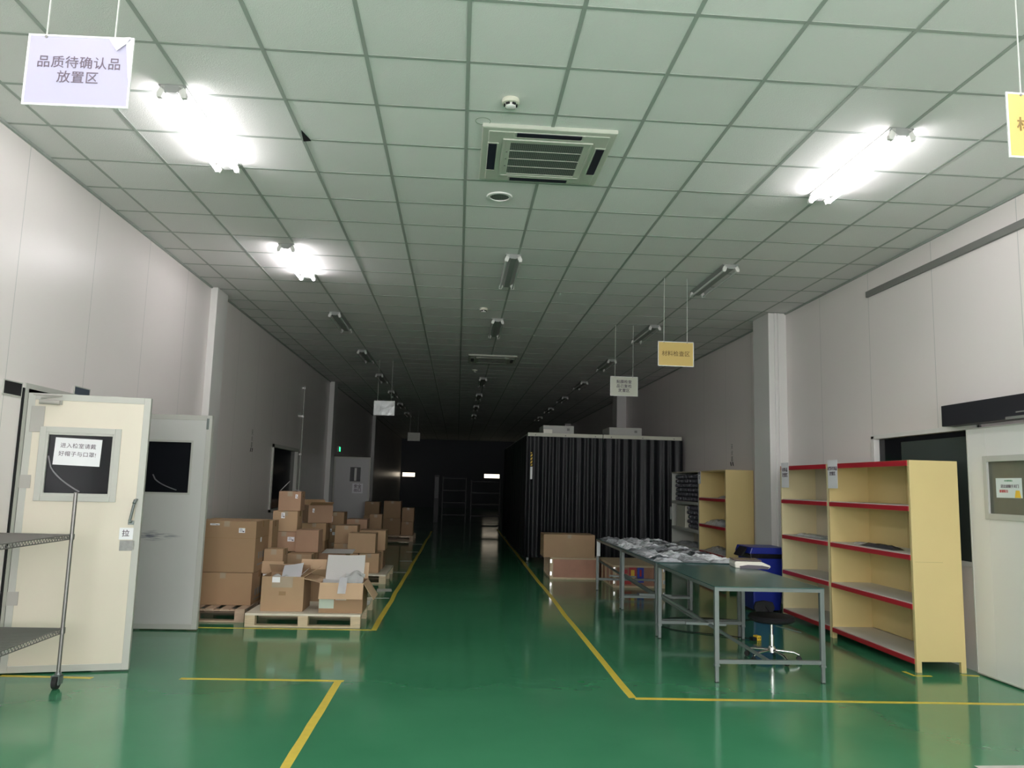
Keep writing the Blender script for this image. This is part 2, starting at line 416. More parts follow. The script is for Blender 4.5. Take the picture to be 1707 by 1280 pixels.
d1 = door_leaf('door_1', (-3.322, 6.17, 0), math.radians(10.5), .875, CREAM, .165, .62, 1.33, 1.79)
bm = nb(); ring_y(bm, .105, .68, 1.275, 1.845, .045, -.012, .0); ring_y(bm, .145, .64, 1.315, 1.805, .022, -.008, .022)
obj('window_moulding', bm, ALU, d1, bevel=.004)
pp = nb(); box(pp, -.165, .165, -.0012, 0, -.105, .105)
pn = obj('paper_notice', pp, PAPER, d1, label='white printed paper notice taped inside the door window'); pn.location = (.375, .0165, 1.655); pn.rotation_euler = (0, math.radians(1.5), 0)
text('lettering', '进入检室请戴\n好帽子与口罩!', .041, INK, pn, (.0, -.0016, .012), bold=.0002, line=1.55, spacing=1.08)
# handle: vertical lever on plates
bm = nb(); tube(bm, (.805, -.055, 1.14), (.825, -.055, 1.27), .010, 10); tube(bm, (.825, -.055, 1.27), (.828, -.04, 1.295), .013, 10)
tube(bm, (.805, -.055, 1.14), (.800, 0, 1.125), .012, 10); tube(bm, (.828, -.045, 1.295), (.832, 0, 1.30), .009, 10); box(bm, .785, .825, -.012, 0, 1.105, 1.135)
obj('door_handle', bm, TUBESTEEL, d1, smooth=True)
bm = nb(); box(bm, -.058, .058, -.003, 0, -.045, .045)
pl = obj('pull_plate', bm, PAPER, d1, label='white plate with one character below the handle'); pl.location = (.785, -.0005, 1.035)
text('lettering', '拉', .055, INK, pl, (-.012, -.0035, 0), bold=.0008)
bm = nb(); box(bm, .735, .845, -.004, 0, .905, .985); obj('lock_plate', bm, mat('engraved_plate', (.30, .30, .29), .45, noise_amt=.5, nscale=18), d1, bevel=.002)
for z in (1.42, .55):
    bm = nb(); box(bm, .0, .075, -.008, -.004, z-.05, z+.05); tube(bm, (-.008, -.006, z-.05), (-.008, -.006, z+.05), .009, 8)
    obj('hinge', bm, HINGE, d1)
bm = nb(); box(bm, .03, .125, -.008, -.004, 1.80, 2.0); obj('hinge_plate', bm, HINGE, d1, bevel=.002)
bm = nb(); tube(bm, (.09, -.035, 2.035), (.23, -.035, 2.03), .017, 12); box(bm, .08, .24, -.02, -.004, 2.015, 2.05)
tube(bm, (.10, -.04, 2.06), (.26, -.10, 2.075), .006, 6); tube(bm, (.26, -.10, 2.075), (.05, -.05, 2.085), .006, 6)
obj('door_closer', bm, HINGE, d1)
d2 = door_leaf('door_2', (-3.322, 7.955, 0), math.radians(-.5), .842, DOOR2, .17, .655, 1.325, 1.825)
bm = nb(); ring_y(bm, .15, .675, 1.305, 1.845, .02, -.003, .022); obj('window_moulding', bm, ALU, d2)
bm = nb(); box(bm, .79, .815, -.008, .0, 1.96, 2.07); obj('flush_bolt', bm, TUBESTEEL, d2, bevel=.002)
# door frame of the double opening, closed off by a black strip curtain
bm = nb(); box(bm, X0-.10, X0+.012, 6.12, 6.165, 0, 2.17); box(bm, X0-.10, X0+.012, 7.975, 8.03, 0, 2.17); box(bm, X0-.10, X0+.012, 6.165, 7.975, 2.13, 2.17)
struct('trim_10', bm, ALU)
for dd, x0, z0 in ((d1, .175, 1.62), (d2, .30, 1.50)):  # pale grey arc modelled in place of a reflection across each pane
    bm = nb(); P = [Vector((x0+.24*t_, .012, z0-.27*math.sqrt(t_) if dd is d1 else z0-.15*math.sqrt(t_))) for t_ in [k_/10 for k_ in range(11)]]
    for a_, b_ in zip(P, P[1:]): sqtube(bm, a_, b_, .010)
    obj('reflection_streak', bm, mat('reflection_streak_grey', (.16, .16, .17), .2), dd)
bm = nb(); box(bm, X0, X0+.010, 6.096, 6.119, 0, 2.13); struct('trim_11', bm, BLACK)
# far open door
d3 = door_leaf('door_3', (X0+.03, 21.0, 0), 0, .98, mat('grey_far_door', (.5, .5, .5), .4), .44, .72, 1.45, 1.83)
pp = nb(); box(pp, -.14, .14, -.002, 0, -.13, .13); q = obj('paper_notice', pp, PAPER, d3); q.location = (.66, -.001, 1.27)
text('lettering', '安全\n出口', .10, INK, q, (0, -.003, 0), bold=.002)
pp = nb(); box(pp, -.03, .03, -.002, 0, -.17, .17); q = obj('paper_strip', pp, WTAPE, d3); q.location = (.585, .017, 1.64)

# small door-number plates
for (y0, y1, z0, z1, lb, c) in ((5.845, 6.075, 2.06, 2.155, 'dark door plate on the left wall, left of the cream door', BLACK), (6.88, 7.15, 2.165, 2.235, 'small grey-blue plate on the wall above the open doors', mat('bluegrey_plate', (.08, .10, .13), .3))):
    t = thing('wall_plate', lb, 'plate', (X0, (y0+y1)/2, (z0+z1)/2))
    a, b = (y1-y0)/2, (z1-z0)/2
    bm = nb(); box(bm, .0005, .008, -a, a, -b, b); obj('plate', bm, c, t, bevel=.001)
    bm = nb(); box(bm, .0005, .0095, -a-.008, -a, -b-.008, b+.008); box(bm, .0005, .0095, a, a+.008, -b-.008, b+.008); box(bm, .0005, .0095, -a, a, b, b+.008); box(bm, .0005, .0095, -a, a, -b-.008, -b)
    obj('rim', bm, ALU, t)

# ------------------------------------------------------------------ sliding door on the right
d4 = struct('door_4', loc=(4.47, 6.52, 0))
# local: y negative towards camera, x + into the wall
bm = nb(); W = 1.25; wy0, wy1, wz0, wz1 = -1.02, -.24, 1.345, 1.805
box(bm, 0, .04, -W, wy0, .015, 2.085); box(bm, 0, .04, wy1, 0, .015, 2.085); box(bm, 0, .04, wy0, wy1, .015, wz0); box(bm, 0, .04, wy0, wy1, wz1, 2.085)
obj('door_panel', bm, WHITE, d4, bevel=.003)
def ring_x(bm, y0, y1, z0, z1, t, xa, xb):
    box(bm, xa, xb, y0, y0+t, z0, z1); box(bm, xa, xb, y1-t, y1, z0, z1); box(bm, xa, xb, y0+t, y1-t, z0, z0+t); box(bm, xa, xb, y0+t, y1-t, z1-t, z1)
bm = nb(); ring_x(bm, wy0-.035, wy1+.035, wz0-.035, wz1+.035, .05, -.012, 0); obj('window_moulding', bm, ALU, d4, bevel=.004)
bm = nb(); ring_x(bm, -W-.004, .004, .012, 2.088, .012, -.003, .0); obj('edge_strip', bm, ALU, d4)
bm = nb(); box(bm, .016, .024, wy0, wy1, wz0, wz1); obj('window_pane', bm, FROST, d4)
bm = nb(); box(bm, -.001, 0, -.15, .15, -.08, .08)
st = obj('paper_notice', bm, mat('pale_cyan_paper', (.68, .76, .75), .45), d4, label='pale printed notice on the sliding door window'); st.location = (.014, -.475, 1.573)
R_R = (PI/2, 0, -PI/2)      # faces -x
text('lettering', '安全操作提示', .016, GREENP, st, (-.0016, 0, .058), rot=R_R)
text('lettering', '进出请随手关门', .030, INK, st, (-.0016, -.01, .012), rot=R_R, bold=.0004)
text('lettering', '谢谢配合', .026, INKR, st, (-.0016, .06, -.028), rot=R_R, bold=.0004)
bm = nb(); prism(bm, [(-.135, -.078), (-.065, -.078), (-.078, -.02), (-.12, -.02)], -.0022, -.001, 'x'); obj('yellow_shape', bm, YELP, st)
t = thing('door_track_cover', 'long black sliding door track cover on the right wall', 'track cover', (X1, 5.9, 2.215))
bm = nb(); box(bm, -.13, -.001, -.95, .85, -.095, .095); obj('cover', bm, mat('black_cover', (.022, .022, .028), .35), t, bevel=.006)
bm = nb(); box(bm, -.132, -.128, -.95, .02, -.097, -.075); box(bm, -.133, -.13, -.5, -.1, -.05, -.04); obj('trim_strip', bm, TRIMG, t)
# marks on the walls: small vertical lettering with arrow slashes
for (x, y, z, rot, lb) in ((X1-.001, 12.55, 2.06, R_R, 'faint vertical characters and black slashes on the right wall above the far shelf'), (X0+.001, 12.76, 2.07, (PI/2, 0, PI/2), 'faint vertical characters and black slashes on the left wall past the column')):
    t = thing('wall_marking', lb, 'wall marking', (x, y, z))
    for k, ch in enumerate('灭火器'):
        text('character', ch, .095, TRIMG, t, (0, 0, .14-.10*k), rot=rot)
    bm = nb(); s = -1 if x > 0 else 1
    for dy in (-.045, .05):
        prism(bm, [(dy-.03, -.17), (dy+.005, -.17), (dy+.035, -.105), (dy, -.105)], 0, s*.002, 'x')
    obj('slash_pair', bm, BLACK, t)

# ------------------------------------------------------------------ ceiling fixtures
def lamp_fixture(label, lit):
    t = thing('fluorescent_lamp', label, 'ceiling light')
    bm = nb(); prism(bm, [(-.085, 0), (.085, 0), (.085, -.008), (.030, -.052), (-.030, -.052), (-.085, -.008)], 0, 1.24)
    obj('housing', bm, HOUS, t)
    for s in (-1, 1):
        bm = nb(); tube(bm, (s*.076, .035, -.069), (s*.076, 1.205, -.069), .013, 14)
        obj('lamp_tube', bm, LIT if lit else UNLIT, t, smooth=True)
        for y in (.0, 1.205):
            bm = nb(); prism(bm, [(s*.04, -.002), (s*.07, -.002), (s*.095, -.055), (s*.092, -.083), (s*.062, -.085), (s*.045, -.045)], y, y+.035)
            obj('lamp_holder', bm, HOLD, t, bevel=.003)
    return t
lit0 = lamp_fixture('lit', True); off0 = lamp_fixture('off', False); used = [False, False]
def place_lamp(x, y, lit, label, group):
    k = 0 if lit else 1; src = lit0 if lit else off0
    o = src if not used[k] else copy_tree(src)
    used[k] = True; o.location = (x, y, CH-.004); o['label'] = label; o['group'] = group
cols = ((-1.91, 'left'), (.525, 'centre'), (2.94, 'right'))
ordn = {0: 'nearest', 1: 'second', 2: 'third', 3: 'fourth', 4: 'fifth', 5: 'sixth', 6: 'seventh', 7: 'eighth'}
for ci, (x, nm) in enumerate(cols):
    for k in range(-2, 8):
        y = 4.80+3.32*k
        if ci == 1 and k in (0, 3): continue
        lit = (k < 0) or (ci == 0 and k in (0, 1)) or (ci == 2 and k == 0)  # rows behind the camera are unseen, added to bring in more light
        if k < 0: lb = 'added lit twin-tube ceiling light behind the camera, %s row, %s' % (nm, {-1: 'first', -2: 'second'}[k])
        elif lit: lb = {(0, 0): 'glowing twin-tube ceiling light beside the hanging lilac sign', (0, 1): 'glowing twin-tube ceiling light farther back in the left row', (2, 0): 'glowing twin-tube ceiling light in the right row'}[(ci, k)]
        else:
            kk = k-1 if ci == 1 and k < 3 else (k-2 if ci == 1 else (k-2 if ci == 0 else k-1))
            lb = 'unlit white twin-tube light, %s from the camera among unlit ones in the %s row' % (ordn[kk], nm)
        place_lamp(x, y, lit, lb, 'lit tube lights' if lit else 'unlit tube lights')

def cassette(label):
    t = thing('air_conditioner', label, 'air conditioner', group='ceiling cassette units')
    h = .475; bm = nb()
    # frame: outer rim and sloped border around the slots
    prof = [(h, 0), (h, -.024), (h-.006, -.028), (h-.045, -.031), (h-.05, -.036), (.33, -.036)]
    for a, b in zip(prof, prof[1:]):
        for q in range(4):
            R = Matrix.Rotation(q*PI/2, 4, 'Z')
            vs = [R @ Vector(v) for v in ((-a[0], -a[0], a[1]), (a[0], -a[0], a[1]), (b[0], -b[0], b[1]), (-b[0], -b[0], b[1]))]
            bm.faces.new([bm.verts.new(v) for v in vs])
    box(bm, -.33, .33, -.33, .33, -.034, -.02)
    bmesh.ops.remove_doubles(bm, verts=bm.verts, dist=1e-5)
    obj('panel', bm, ACP, t)
    bm = nb(); ring_t = .018
    for (a, b, c, d) in ((-.325, .325, -.325, -.325+ring_t), (-.325, .325, .325-ring_t, .325), (-.325, -.325+ring_t, -.307, .307), (.325-ring_t, .325, -.307, .307)):
        box(bm, a, b, c, d, -.046, -.034)
    box(bm, -.307, -.265, -.307, .307, -.043, -.034); box(bm, .265, .307, -.307, .307, -.043, -.034)
    box(bm, -.265, .265, -.307, -.275, -.043, -.034); box(bm, -.265, .265, .275, .307, -.043, -.034)
    obj('grille_frame', bm, ACP, t, bevel=.002)
    bm = nb(); box(bm, -.265, .265, -.275, .275, -.040, -.034); g = obj('intake_grille', bm, GRILLE, t)
    bm = nb()
    for y in (-.14, 0, .14): box(bm, -.265, .265, y-.003, y+.003, -.043, -.040)
    obj('grille_bar', bm, ACP, g)
    for q in range(4):
        R = Matrix.Rotation(q*PI/2, 4, 'Z')
        bm = nb(); box(bm, -.23, .23, -.425, -.365, -.040, -.0355, R); lv = obj('louvre', bm, mat('louvre_dark', (.02, .02, .035), .3), t)
        bm = nb(); box(bm, -.25, .25, -.362, -.352, -.041, -.034, R); box(bm, -.25, -.235, -.43, -.362, -.04, -.034, R); box(bm, .235, .25, -.43, -.362, -.04, -.034, R)
        obj('slot_lip', bm, ACP, t)
    for y in (-.12, 0, .13):
        bm = nb(); box(bm, -.292, -.280, y-.01, y+.01, -.0445, -.043); obj('latch', bm, TRIMG, t)
    return t
ac = cassette('cream square ceiling air conditioner nearest the camera'); ac.location = (.565, 5.56, CH)
ac2 = copy_tree(ac); ac2.location = (.61, 15.3, CH); ac2['label'] = 'dark distant ceiling air conditioner beyond the centre lights'
def smoke(label, x, y):
    t = thing('smoke_detector', label, 'smoke detector', (x, y, CH), group='ceiling smoke detectors')
    bm = nb(); lathe(bm, [(.055, 0), (.058, -.012), (.056, -.03), (.045, -.034)]); obj('base', bm, IVORY, t, smooth=True)
    bm = nb(); lathe(bm, [(.034, -.034), (.034, -.052), (.026, -.058)]); obj('sensor_cap', bm, WHITE, t, smooth=True)
    bm = nb()
    for k in range(6):
        a = k*PI/3; box(bm, .036, .044, -.012, .012, -.046, -.0335, Matrix.Rotation(a, 4, 'Z'))
    obj('vent_slot', bm, BLACK, t)
    return t
smoke('round smoke detector in front of the near air conditioner', .26, 4.74)
smoke('round smoke detector between the two centre tube lights', .29, 10.82)
smoke('small round smoke detector past the distant air conditioner', .30, 16.9)
t = thing('ceiling_speaker', 'round ceiling speaker with dark mesh behind the air conditioner', 'ceiling speaker', (.28, 6.45, CH))
bm = nb()
for k in range(32):
    a, b = 2*PI*k/32, 2*PI*(k+1)/32
    P = [(.082, -.001), (.112, -.001), (.108, -.012), (.085, -.014)]
    A = [bm.verts.new((r*math.cos(a), r*math.sin(a), z)) for r, z in P]; B = [bm.verts.new((r*math.cos(b), r*math.sin(b), z)) for r, z in P]
    for q in range(4): bm.faces.new((A[q], A[(q+1) % 4], B[(q+1) % 4], B[q]))
obj('ring', bm, WHITE, t, smooth=True)
bm = nb(); lathe(bm, [(.082, -.001), (.082, -.006), (.05, -.009)]); obj('mesh_cover', bm, GRILLE, t)
bm = nb()
for k in range(28):
    a, b = 2*PI*k/28, 2*PI*(k+1)/28
    A = [bm.verts.new((r*math.cos(a), r*math.sin(a), z)) for r, z in ((.050, 0), (.053, 0), (.053, -.002), (.050, -.002))]; B = [bm.verts.new((r*math.cos(b), r*math.sin(b), z)) for r, z in ((.050, 0), (.053, 0), (.053, -.002), (.050, -.002))]
    for q in range(4): bm.faces.new((A[q], A[(q+1) % 4], B[(q+1) % 4], B[q]))
t = obj('cut_ring', bm, mat('ring_line', (.2, .24, .18), .6)); t.location = (.09, 5.06, CH)
tag(t, 'faint thin ring on the ceiling at the near air conditioner corner', 'ceiling ring')

# ------------------------------------------------------------------ hanging signs
def hang_sign(label, x0, x1, y, z0, z1, m, txt, size, ink, rz=0, sheen=False, strs=2, line=1.1, bold=0):
    W, Hh = x1-x0, z1-z0; t = thing('hanging_sign', label, 'sign', ((x0+x1)/2, y, (z0+z1)/2), rz)
    bm = nb(); box(bm, -W/2, W/2, -.0015, .0015, -Hh/2, Hh/2); s = obj('sheet', bm, m, t, bevel=.0005)
    if txt: text('lettering', txt, size, ink, s, (0, -.003, 0), bold=bold, line=line, spacing=1.05)
    bm = nb(); sv = .006
    for (a, b, c, d) in ((-W/2-.004, W/2+.004, Hh/2-.004, Hh/2+.004), (-W/2-.004, W/2+.004, -Hh/2-.004, -Hh/2+.004), (-W/2-.004, -W/2+.004, -Hh/2, Hh/2), (W/2-.004, W/2+.004, -Hh/2, Hh/2)):
        box(bm, a, b, -.003, .003, c, d)
    obj('clear_sleeve_edge', bm, BUBBLE, t)
    for sx in (-.34, .32):
        bm = nb(); tube(bm, (sx*W, 0, Hh/2), (sx*W+.004, 0, CH-(z0+z1)/2-.004), .0035, 6); obj('string', bm, mat('string', (.5, .52, .48), .5), t)
        bm = nb(); tube(bm, (sx*W, -.004, Hh/2-.006), (sx*W, .004, Hh/2-.006), .006, 8); obj('eyelet', bm, TRIMG, t)
    if sheen:
        bm = nb()
        v = [bm.verts.new(p) for p in ((W*.26, -.003, Hh/2), (W*.36, -.012, Hh*.30), (W*.44, -.006, Hh*.42), (W*.49, -.014, Hh/2), (W*.485, -.010, -.02), (W*.5, -.003, -.05), (W*.5, -.003, Hh/2+.003))]
        bm.faces.new((v[0], v[1], v[2], v[3])); bm.faces.new((v[2], v[4], v[5], v[6])); 
        obj('sleeve_fold', bm, BUBBLE, t)
    return t
hang_sign('white lilac laminated sign hanging top left in front of the camera', -1.762, -1.355, 3.0, 2.935, 3.225, LILAC, '品质待确认品\n放置区', .054, INK, rz=math.radians(-2), sheen=True, line=1.15, bold=0)
hang_sign('yellow hanging sign over the far shelves', 2.30, 2.72, 8.8, 2.92, 3.205, YELSHEET, '材料检查区', .066, INKY, bold=.0009)
hang_sign('yellow hanging sign cut off by the right edge of the photo', 2.325, 2.74, 3.02, 2.955, 3.245, YELSHEET, '材料检查区', .066, INKY, rz=math.radians(1), bold=.0009)
hang_sign('cream hanging sign with three lines of characters before the black booth', 2.29, 2.71, 11.6, 2.88, 3.175, CREAMSHEET, '贴膜检查\n品已复检\n放置区', .058, INK, line=1.15, bold=.0008)
hang_sign('small shiny hanging sign over the left side of the aisle', -1.765, -1.345, 16.0, 2.83, 3.125, mat('foil_sheet', (.45, .47, .47), .25, metal=.3, bump=.8, bscale=9), None, 0, INK)
hang_sign('dim distant hanging sign deep in the dark hall', -1.78, -1.36, 27.2, 2.9, 3.18, CREAMSHEET, None, 0, INK)
t = thing('exit_sign', 'tiny green glowing exit sign on the dark left wall', 'exit sign', (X0+.02, 21.9, 2.33))
bm = nb(); box(bm, -.018, .012, -.17, .17, -.08, .08); obj('casing', bm, ALU, t)
bm = nb(); box(bm, .012, .016, -.10, .10, -.06, .06); obj('lit_face', bm, EXITG, t)
# conduit on the left wall
bm = nb(); tube(bm, (X0+.025, 16.6, .3), (X0+.025, 16.6, 3.45), .014, 10)
t = tag(obj('conduit', bm, mat('conduit', (.45, .45, .42), .4)), 'thin vertical conduit on the left wall beside the dark window', 'conduit')
for z in (1.2, 2.0, 2.8, 3.4):
    bm = nb(); box(bm, X0+.001, X0+.046, 16.57, 16.63, z-.02, z+.02); obj('clip', bm, STEEL, t)

# ------------------------------------------------------------------ floor tape
def strip(pts, w, label, m=YTAPE, name='floor_tape', cat='floor tape', z=.0008):
    bm = nb(); P = [Vector((a, b, 0)) for a, b in pts]; L = []; Rr = []
    for i, p in enumerate(P):
        d = ((P[min(i+1, len(P)-1)]-P[max(i-1, 0)])).normalized(); n = Vector((-d.y, d.x, 0))
        jw = w*(1+random.uniform(-.07, .07))
        L.append(p+n*jw/2); Rr.append(p-n*jw/2)
    for zz in (0, z):
        pass
    A = [bm.verts.new((v.x, v.y, z)) for v in L]; B = [bm.verts.new((v.x, v.y, z)) for v in Rr]
    A0 = [bm.verts.new((v.x, v.y, .0001)) for v in L]; B0 = [bm.verts.new((v.x, v.y, .0001)) for v in Rr]
    for i in range(len(P)-1):
        bm.faces.new((A[i], A[i+1], B[i+1], B[i])); bm.faces.new((A0[i], B0[i], B0[i+1], A0[i+1]))
        bm.faces.new((A[i], A0[i], A0[i+1], A[i+1])); bm.faces.new((B[i], B[i+1], B0[i+1], B0[i]))
    return tag(obj(name, bm, m), label, cat)
def seg(x0, y0, x1, y1, n=10, j=.004):
    return [(x0+(x1-x0)*i/n+random.uniform(-j, j), y0+(y1-y0)*i/n+random.uniform(-j, j)*.6) for i in range(n+1)]
strip(seg(-2.0, 6.125, -.80, 6.10), .05, 'yellow floor tape running across toward the front tape corner at left')
strip(seg(-.832, 6.08, -.86, 2.5, 14), .055, 'yellow floor tape from the left tape corner down to the bottom edge')
strip(seg(-3.30, 6.155, -2.634, 6.115), .05, 'short yellow floor tape under the wire cart')
strip(seg(-3.0, 8.12, -.80, 8.115), .05, 'yellow floor tape along the front of the pallets')
strip(seg(-.785, 8.09, -.72, 24, 24, .008), .055, 'long yellow tape at the left side of the aisle')
strip([(1.31, 5.70)] + seg(1.30, 6.1, 1.36, 26, 26, .008), .055, 'long yellow tape at the right side of the aisle')
strip(seg(1.32, 5.685, X1-.01, 5.61, 12), .05, 'yellow floor tape across the floor at right')
strip([(3.86, 6.60), (3.862, 6.45), (4.01, 6.44)], .04, 'short bent yellow tape at the front foot of the near shelf')
strip([(4.30, 6.49), (4.435, 6.46)], .04, 'short yellow tape at the rear foot of the near shelf')
strip([(2.95, 4.35), (3.9, 4.37)], .05, 'white floor strip at the bottom right corner of the photo', WTAPE)
for k, (x0, y0, x1, y1, ww) in enumerate(((-1.044, 10.25, -.82, 10.28, .06), (-1.05, 11.0, -.85, 11.02, .26), (-1.0, 13.12, -.79, 13.15, .12), (-1.03, 14.98, -.80, 15.0, .14), (-1.03, 16.9, -.78, 16.93, .14), (-1.02, 19.0, -.78, 19.0, .14))):
    strip([(x0, y0), (x1, y1)], ww, 'white floor marker beside the left aisle tape, %s from the camera' % ordn[k] if k else 'white floor marker beside the left aisle tape, nearest the camera', WTAPE, 'floor_label', 'floor marker')

# ------------------------------------------------------------------ wire cart on the left
ct = thing('wire_cart', 'chrome wire shelf cart on castors at the left edge', 'cart', (-3.0, 5.2, 0))
cx0, cx1, cy0, cy1 = -.305, .262, -.58, .625
for (x, y) in ((cx0, cy0), (cx1, cy0), (cx0, cy1), (cx1, cy1)):
    bm = nb(); tube(bm, (x, y, .105), (x, y, 1.345), .0135, 14); lathe(bm, [(.0145, 1.345), (.0145, 1.352), (.008, 1.356)], 12, Matrix.Translation((x, y, 0)))
    for k in range(20): lathe(bm, [(.0142, .2+k*.055), (.0142, .203+k*.055)], 12, Matrix.Translation((x, y, 0)))
    obj('post', bm, CARTST, ct, smooth=True)
    cs = nb(); lathe(cs, [(.02, .085), (.022, .095), (.02, .108)], 14, Matrix.Translation((x, y, 0)))
    box(cs, x-.028, x-.022, y-.045, y+.02, .03, .09); box(cs, x+.022, x+.028, y-.045, y+.02, .03, .09); box(cs, x-.028, x+.028, y-.03, y+.02, .084, .092)
    c = obj('castor_bracket', cs, TUBESTEEL, ct)
    bm = nb(); tube(bm, (x-.016, y-.02, .0415), (x+.016, y-.02, .0415), .041, 24); obj('castor_wheel', bm, RUBBER, c, smooth=True)
    bm = nb(); tube(bm, (x-.02, y-.02, .0415), (x+.02, y-.02, .0415), .017, 14); obj('wheel_hub', bm, CARTST, c)
for zt in (1.055, .405):
    bm = nb()
    for (a, b) in (((cx0, cy0), (cx1, cy0)), ((cx1, cy0), (cx1, cy1)), ((cx1, cy1), (cx0, cy1)), ((cx0, cy1), (cx0, cy0))):
        A, B = Vector((*a, zt)), Vector((*b, zt)); dz = Vector((0, 0, -.03))
        tube(bm, A, B, .004, 6); tube(bm, A+dz, B+dz, .004, 6)
        n = int((B-A).length/.035); 
        for k in range(n):
            p, q = A.lerp(B, k/n), A.lerp(B, (k+.5)/n)+dz; r = A.lerp(B, (k+1)/n)
            tube(bm, p, q, .0026, 5); tube(bm, q, r, .0026, 5)
    sh = obj('shelf_rim', bm, CARTST, ct)
    bm = nb(); k = cy0+.02
    while k < cy1: tube(bm, (cx0, k, zt-.002), (cx1, k, zt-.002), .0024, 5); k += .024
    for x in (cx0+.12, (cx0+cx1)/2, cx1-.12): tube(bm, (x, cy0, zt-.006), (x, cy1, zt-.006), .0028, 6)
    obj('shelf_wires', bm, CARTST, sh)
    for (x, y) in ((cx0, cy0), (cx1, cy0), (cx0, cy1), (cx1, cy1)):
        bm = nb(); tube(bm, (x, y, zt-.034), (x, y, zt+.006), .019, 14); obj('corner_collar', bm, CARTST, sh, smooth=True)

# ------------------------------------------------------------------ pallets
def pallet(label, x0, x1, y0, y1, ply=False, m=PINE, along_y=False, zt=.135):
    t = thing('wooden_pallet', label, 'pallet', ((x0+x1)/2, (y0+y1)/2, 0), group='wooden pallets on the left')
    w, d = (x1-x0)/2, (y1-y0)/2
    for yy in (-d, -.045, d-.09):
        for xx in (-w, -.05, w-.10):
            bm = nb(); box(bm, xx, xx+.10, yy, yy+.09, .018, zt-.022); obj('block', bm, m, t, bevel=.002)
    for yy in (-d, -.045, d-.09):
        bm = nb(); box(bm, -w, w, yy, yy+.09, .001, .018); obj('bottom_board', bm, m, t)
    if ply:
        bm = nb(); box(bm, -w, w, -d, d, zt-.022, zt); obj('deck', bm, PLY, t, bevel=.002)
    else:
        for yy in ((-d, -.045, d-.09) if along_y else ()):
            bm = nb(); box(bm, -w, w, yy, yy+.09, zt-.022, zt-.012); obj('stringer', bm, m, t)
        n = 7; L = 2*w if along_y else 2*d; bw = L/n*.62
        for k in range(n):
            a = -L/2+(L-bw)*k/(n-1); bm = nb()
            if along_y: box(bm, a, a+bw, -d, d, zt-.012, zt)
            else: box(bm, -w, w, a, a+bw, zt-.022, zt)
            obj('deck_board', bm, m, t, bevel=.0015)
    return t
pallet('pinkish slatted pallet under the big carton stack by the open door', -3.2, -2.155, 8.42, 9.60, m=RAWPINE, along_y=True)
pallet('pale pallet with white plywood deck at the front', -2.09, -.935, 8.19, 9.40, ply=True)
pallet('dark slatted pallet in the middle row behind the front pallet', -2.33, -1.15, 9.66, 10.86, m=RAWPINE)
pallet('pale pallet behind, its right end clear beside the aisle', -2.35, -.99, 11.62, 12.95, ply=True)
pallet('dim pallet carrying the brown cartons farther back', -2.5, -1.35, 13.35, 14.6, m=RAWPINE)
pallet('dark pallet under the far cartons before the grey door', -2.6, -1.05, 19.8, 21.0, m=RAWPINE)

# ------------------------------------------------------------------ cardboard boxes
ZP = .136
def carton(label, x0, x1, y0, z0, z1, d=None, rz=0, c=0, lab=None, tape=True, print_=False, group='cartons on the pallets', crease=None):
    if d is None: d = (x1-x0)*1.05
    w, h = x1-x0, z1-z0
    t = thing('cardboard_box', label, 'cardboard box', ((x0+x1)/2, y0+d/2, z0), rz, group)
    m = CARD[c]; g = .0015
    bm = nb(); box(bm, -w/2, w/2, -d/2, d/2, 0, h-.004); body = obj('carton_body', bm, m, t, bevel=.004)
    bm = nb(); box(bm, -w/2+.002, w/2-.002, -d/2+.002, -.001, h-.004, h); box(bm, -w/2+.002, w/2-.002, .001, d/2-.002, h-.004, h); obj('top_flap', bm, m, t, bevel=.001)
    if tape:
        bm = nb(); tw = .024; box(bm, -w/2-.0008, w/2+.0008, -tw, tw, h, h+.0008)
        box(bm, -w/2-.0012, -w/2-.0002, -tw, tw, h-.07, h); box(bm, w/2+.0002, w/2+.0012, -tw, tw, h-.07, h)
        obj('packing_tape', bm, TAPE, t)
        bm = nb(); box(bm, -.03, .03, -d/2-.0012, -d/2-.0002, h-.06, h-.002); obj('tape_tab', bm, CLEAR, t)
    if crease:
        bm = nb(); box(bm, -w/2-.0006, w/2+.0006, -d/2-.0006, d/2+.0006, crease-.0015, crease+.0015); obj('crease_line', bm, TAPE, t)
    for L in (lab or []):
        lx, lz, lw, lh = L[:4]; side = L[4] if len(L) > 4 else 'f'
        bm = nb()
        if side == 'f':
            box(bm, lx*w/2-lw/2, lx*w/2+lw/2, -d/2-.002, -d/2-.0004, lz*h-lh/2, lz*h+lh/2); l = obj('shipping_label', bm, PAPER, t)
            bm = nb()
            for k in range(3):
                zz = lz*h+lh*.3-k*lh*.22; box(bm, lx*w/2-lw*.38, lx*w/2+lw*(.05+.12*k), -d/2-.0026, -d/2-.002, zz-lh*.04, zz+lh*.04)
            box(bm, lx*w/2+lw*.12, lx*w/2+lw*.38, -d/2-.0026, -d/2-.002, lz*h-lh*.34, lz*h-lh*.08)
            obj('printed_lines', bm, INK, l)
        else:
            box(bm, w/2+.0004, w/2+.002, lx*d/2-lw/2, lx*d/2+lw/2, lz*h-lh/2, lz*h+lh/2); obj('shipping_label', bm, PAPER, t)
    if print_:
        bm = nb()
        for k in range(4):
            yy = -d*.25+d*.16*k; box(bm, w/2+.0004, w/2+.0014, yy, yy+d*.09, h*.25, h*.25+.07)
        box(bm, w/2+.0004, w/2+.0014, -d*.3, d*.3, h*.12, h*.15); obj('side_print', bm, TRIMG, t)
    return t
G = 'cartons on the pallets'
carton('very large brown carton at the bottom of the stack by the door', -2.78, -2.16, 8.66, ZP, .475, d=.58, c=1, print_=True)
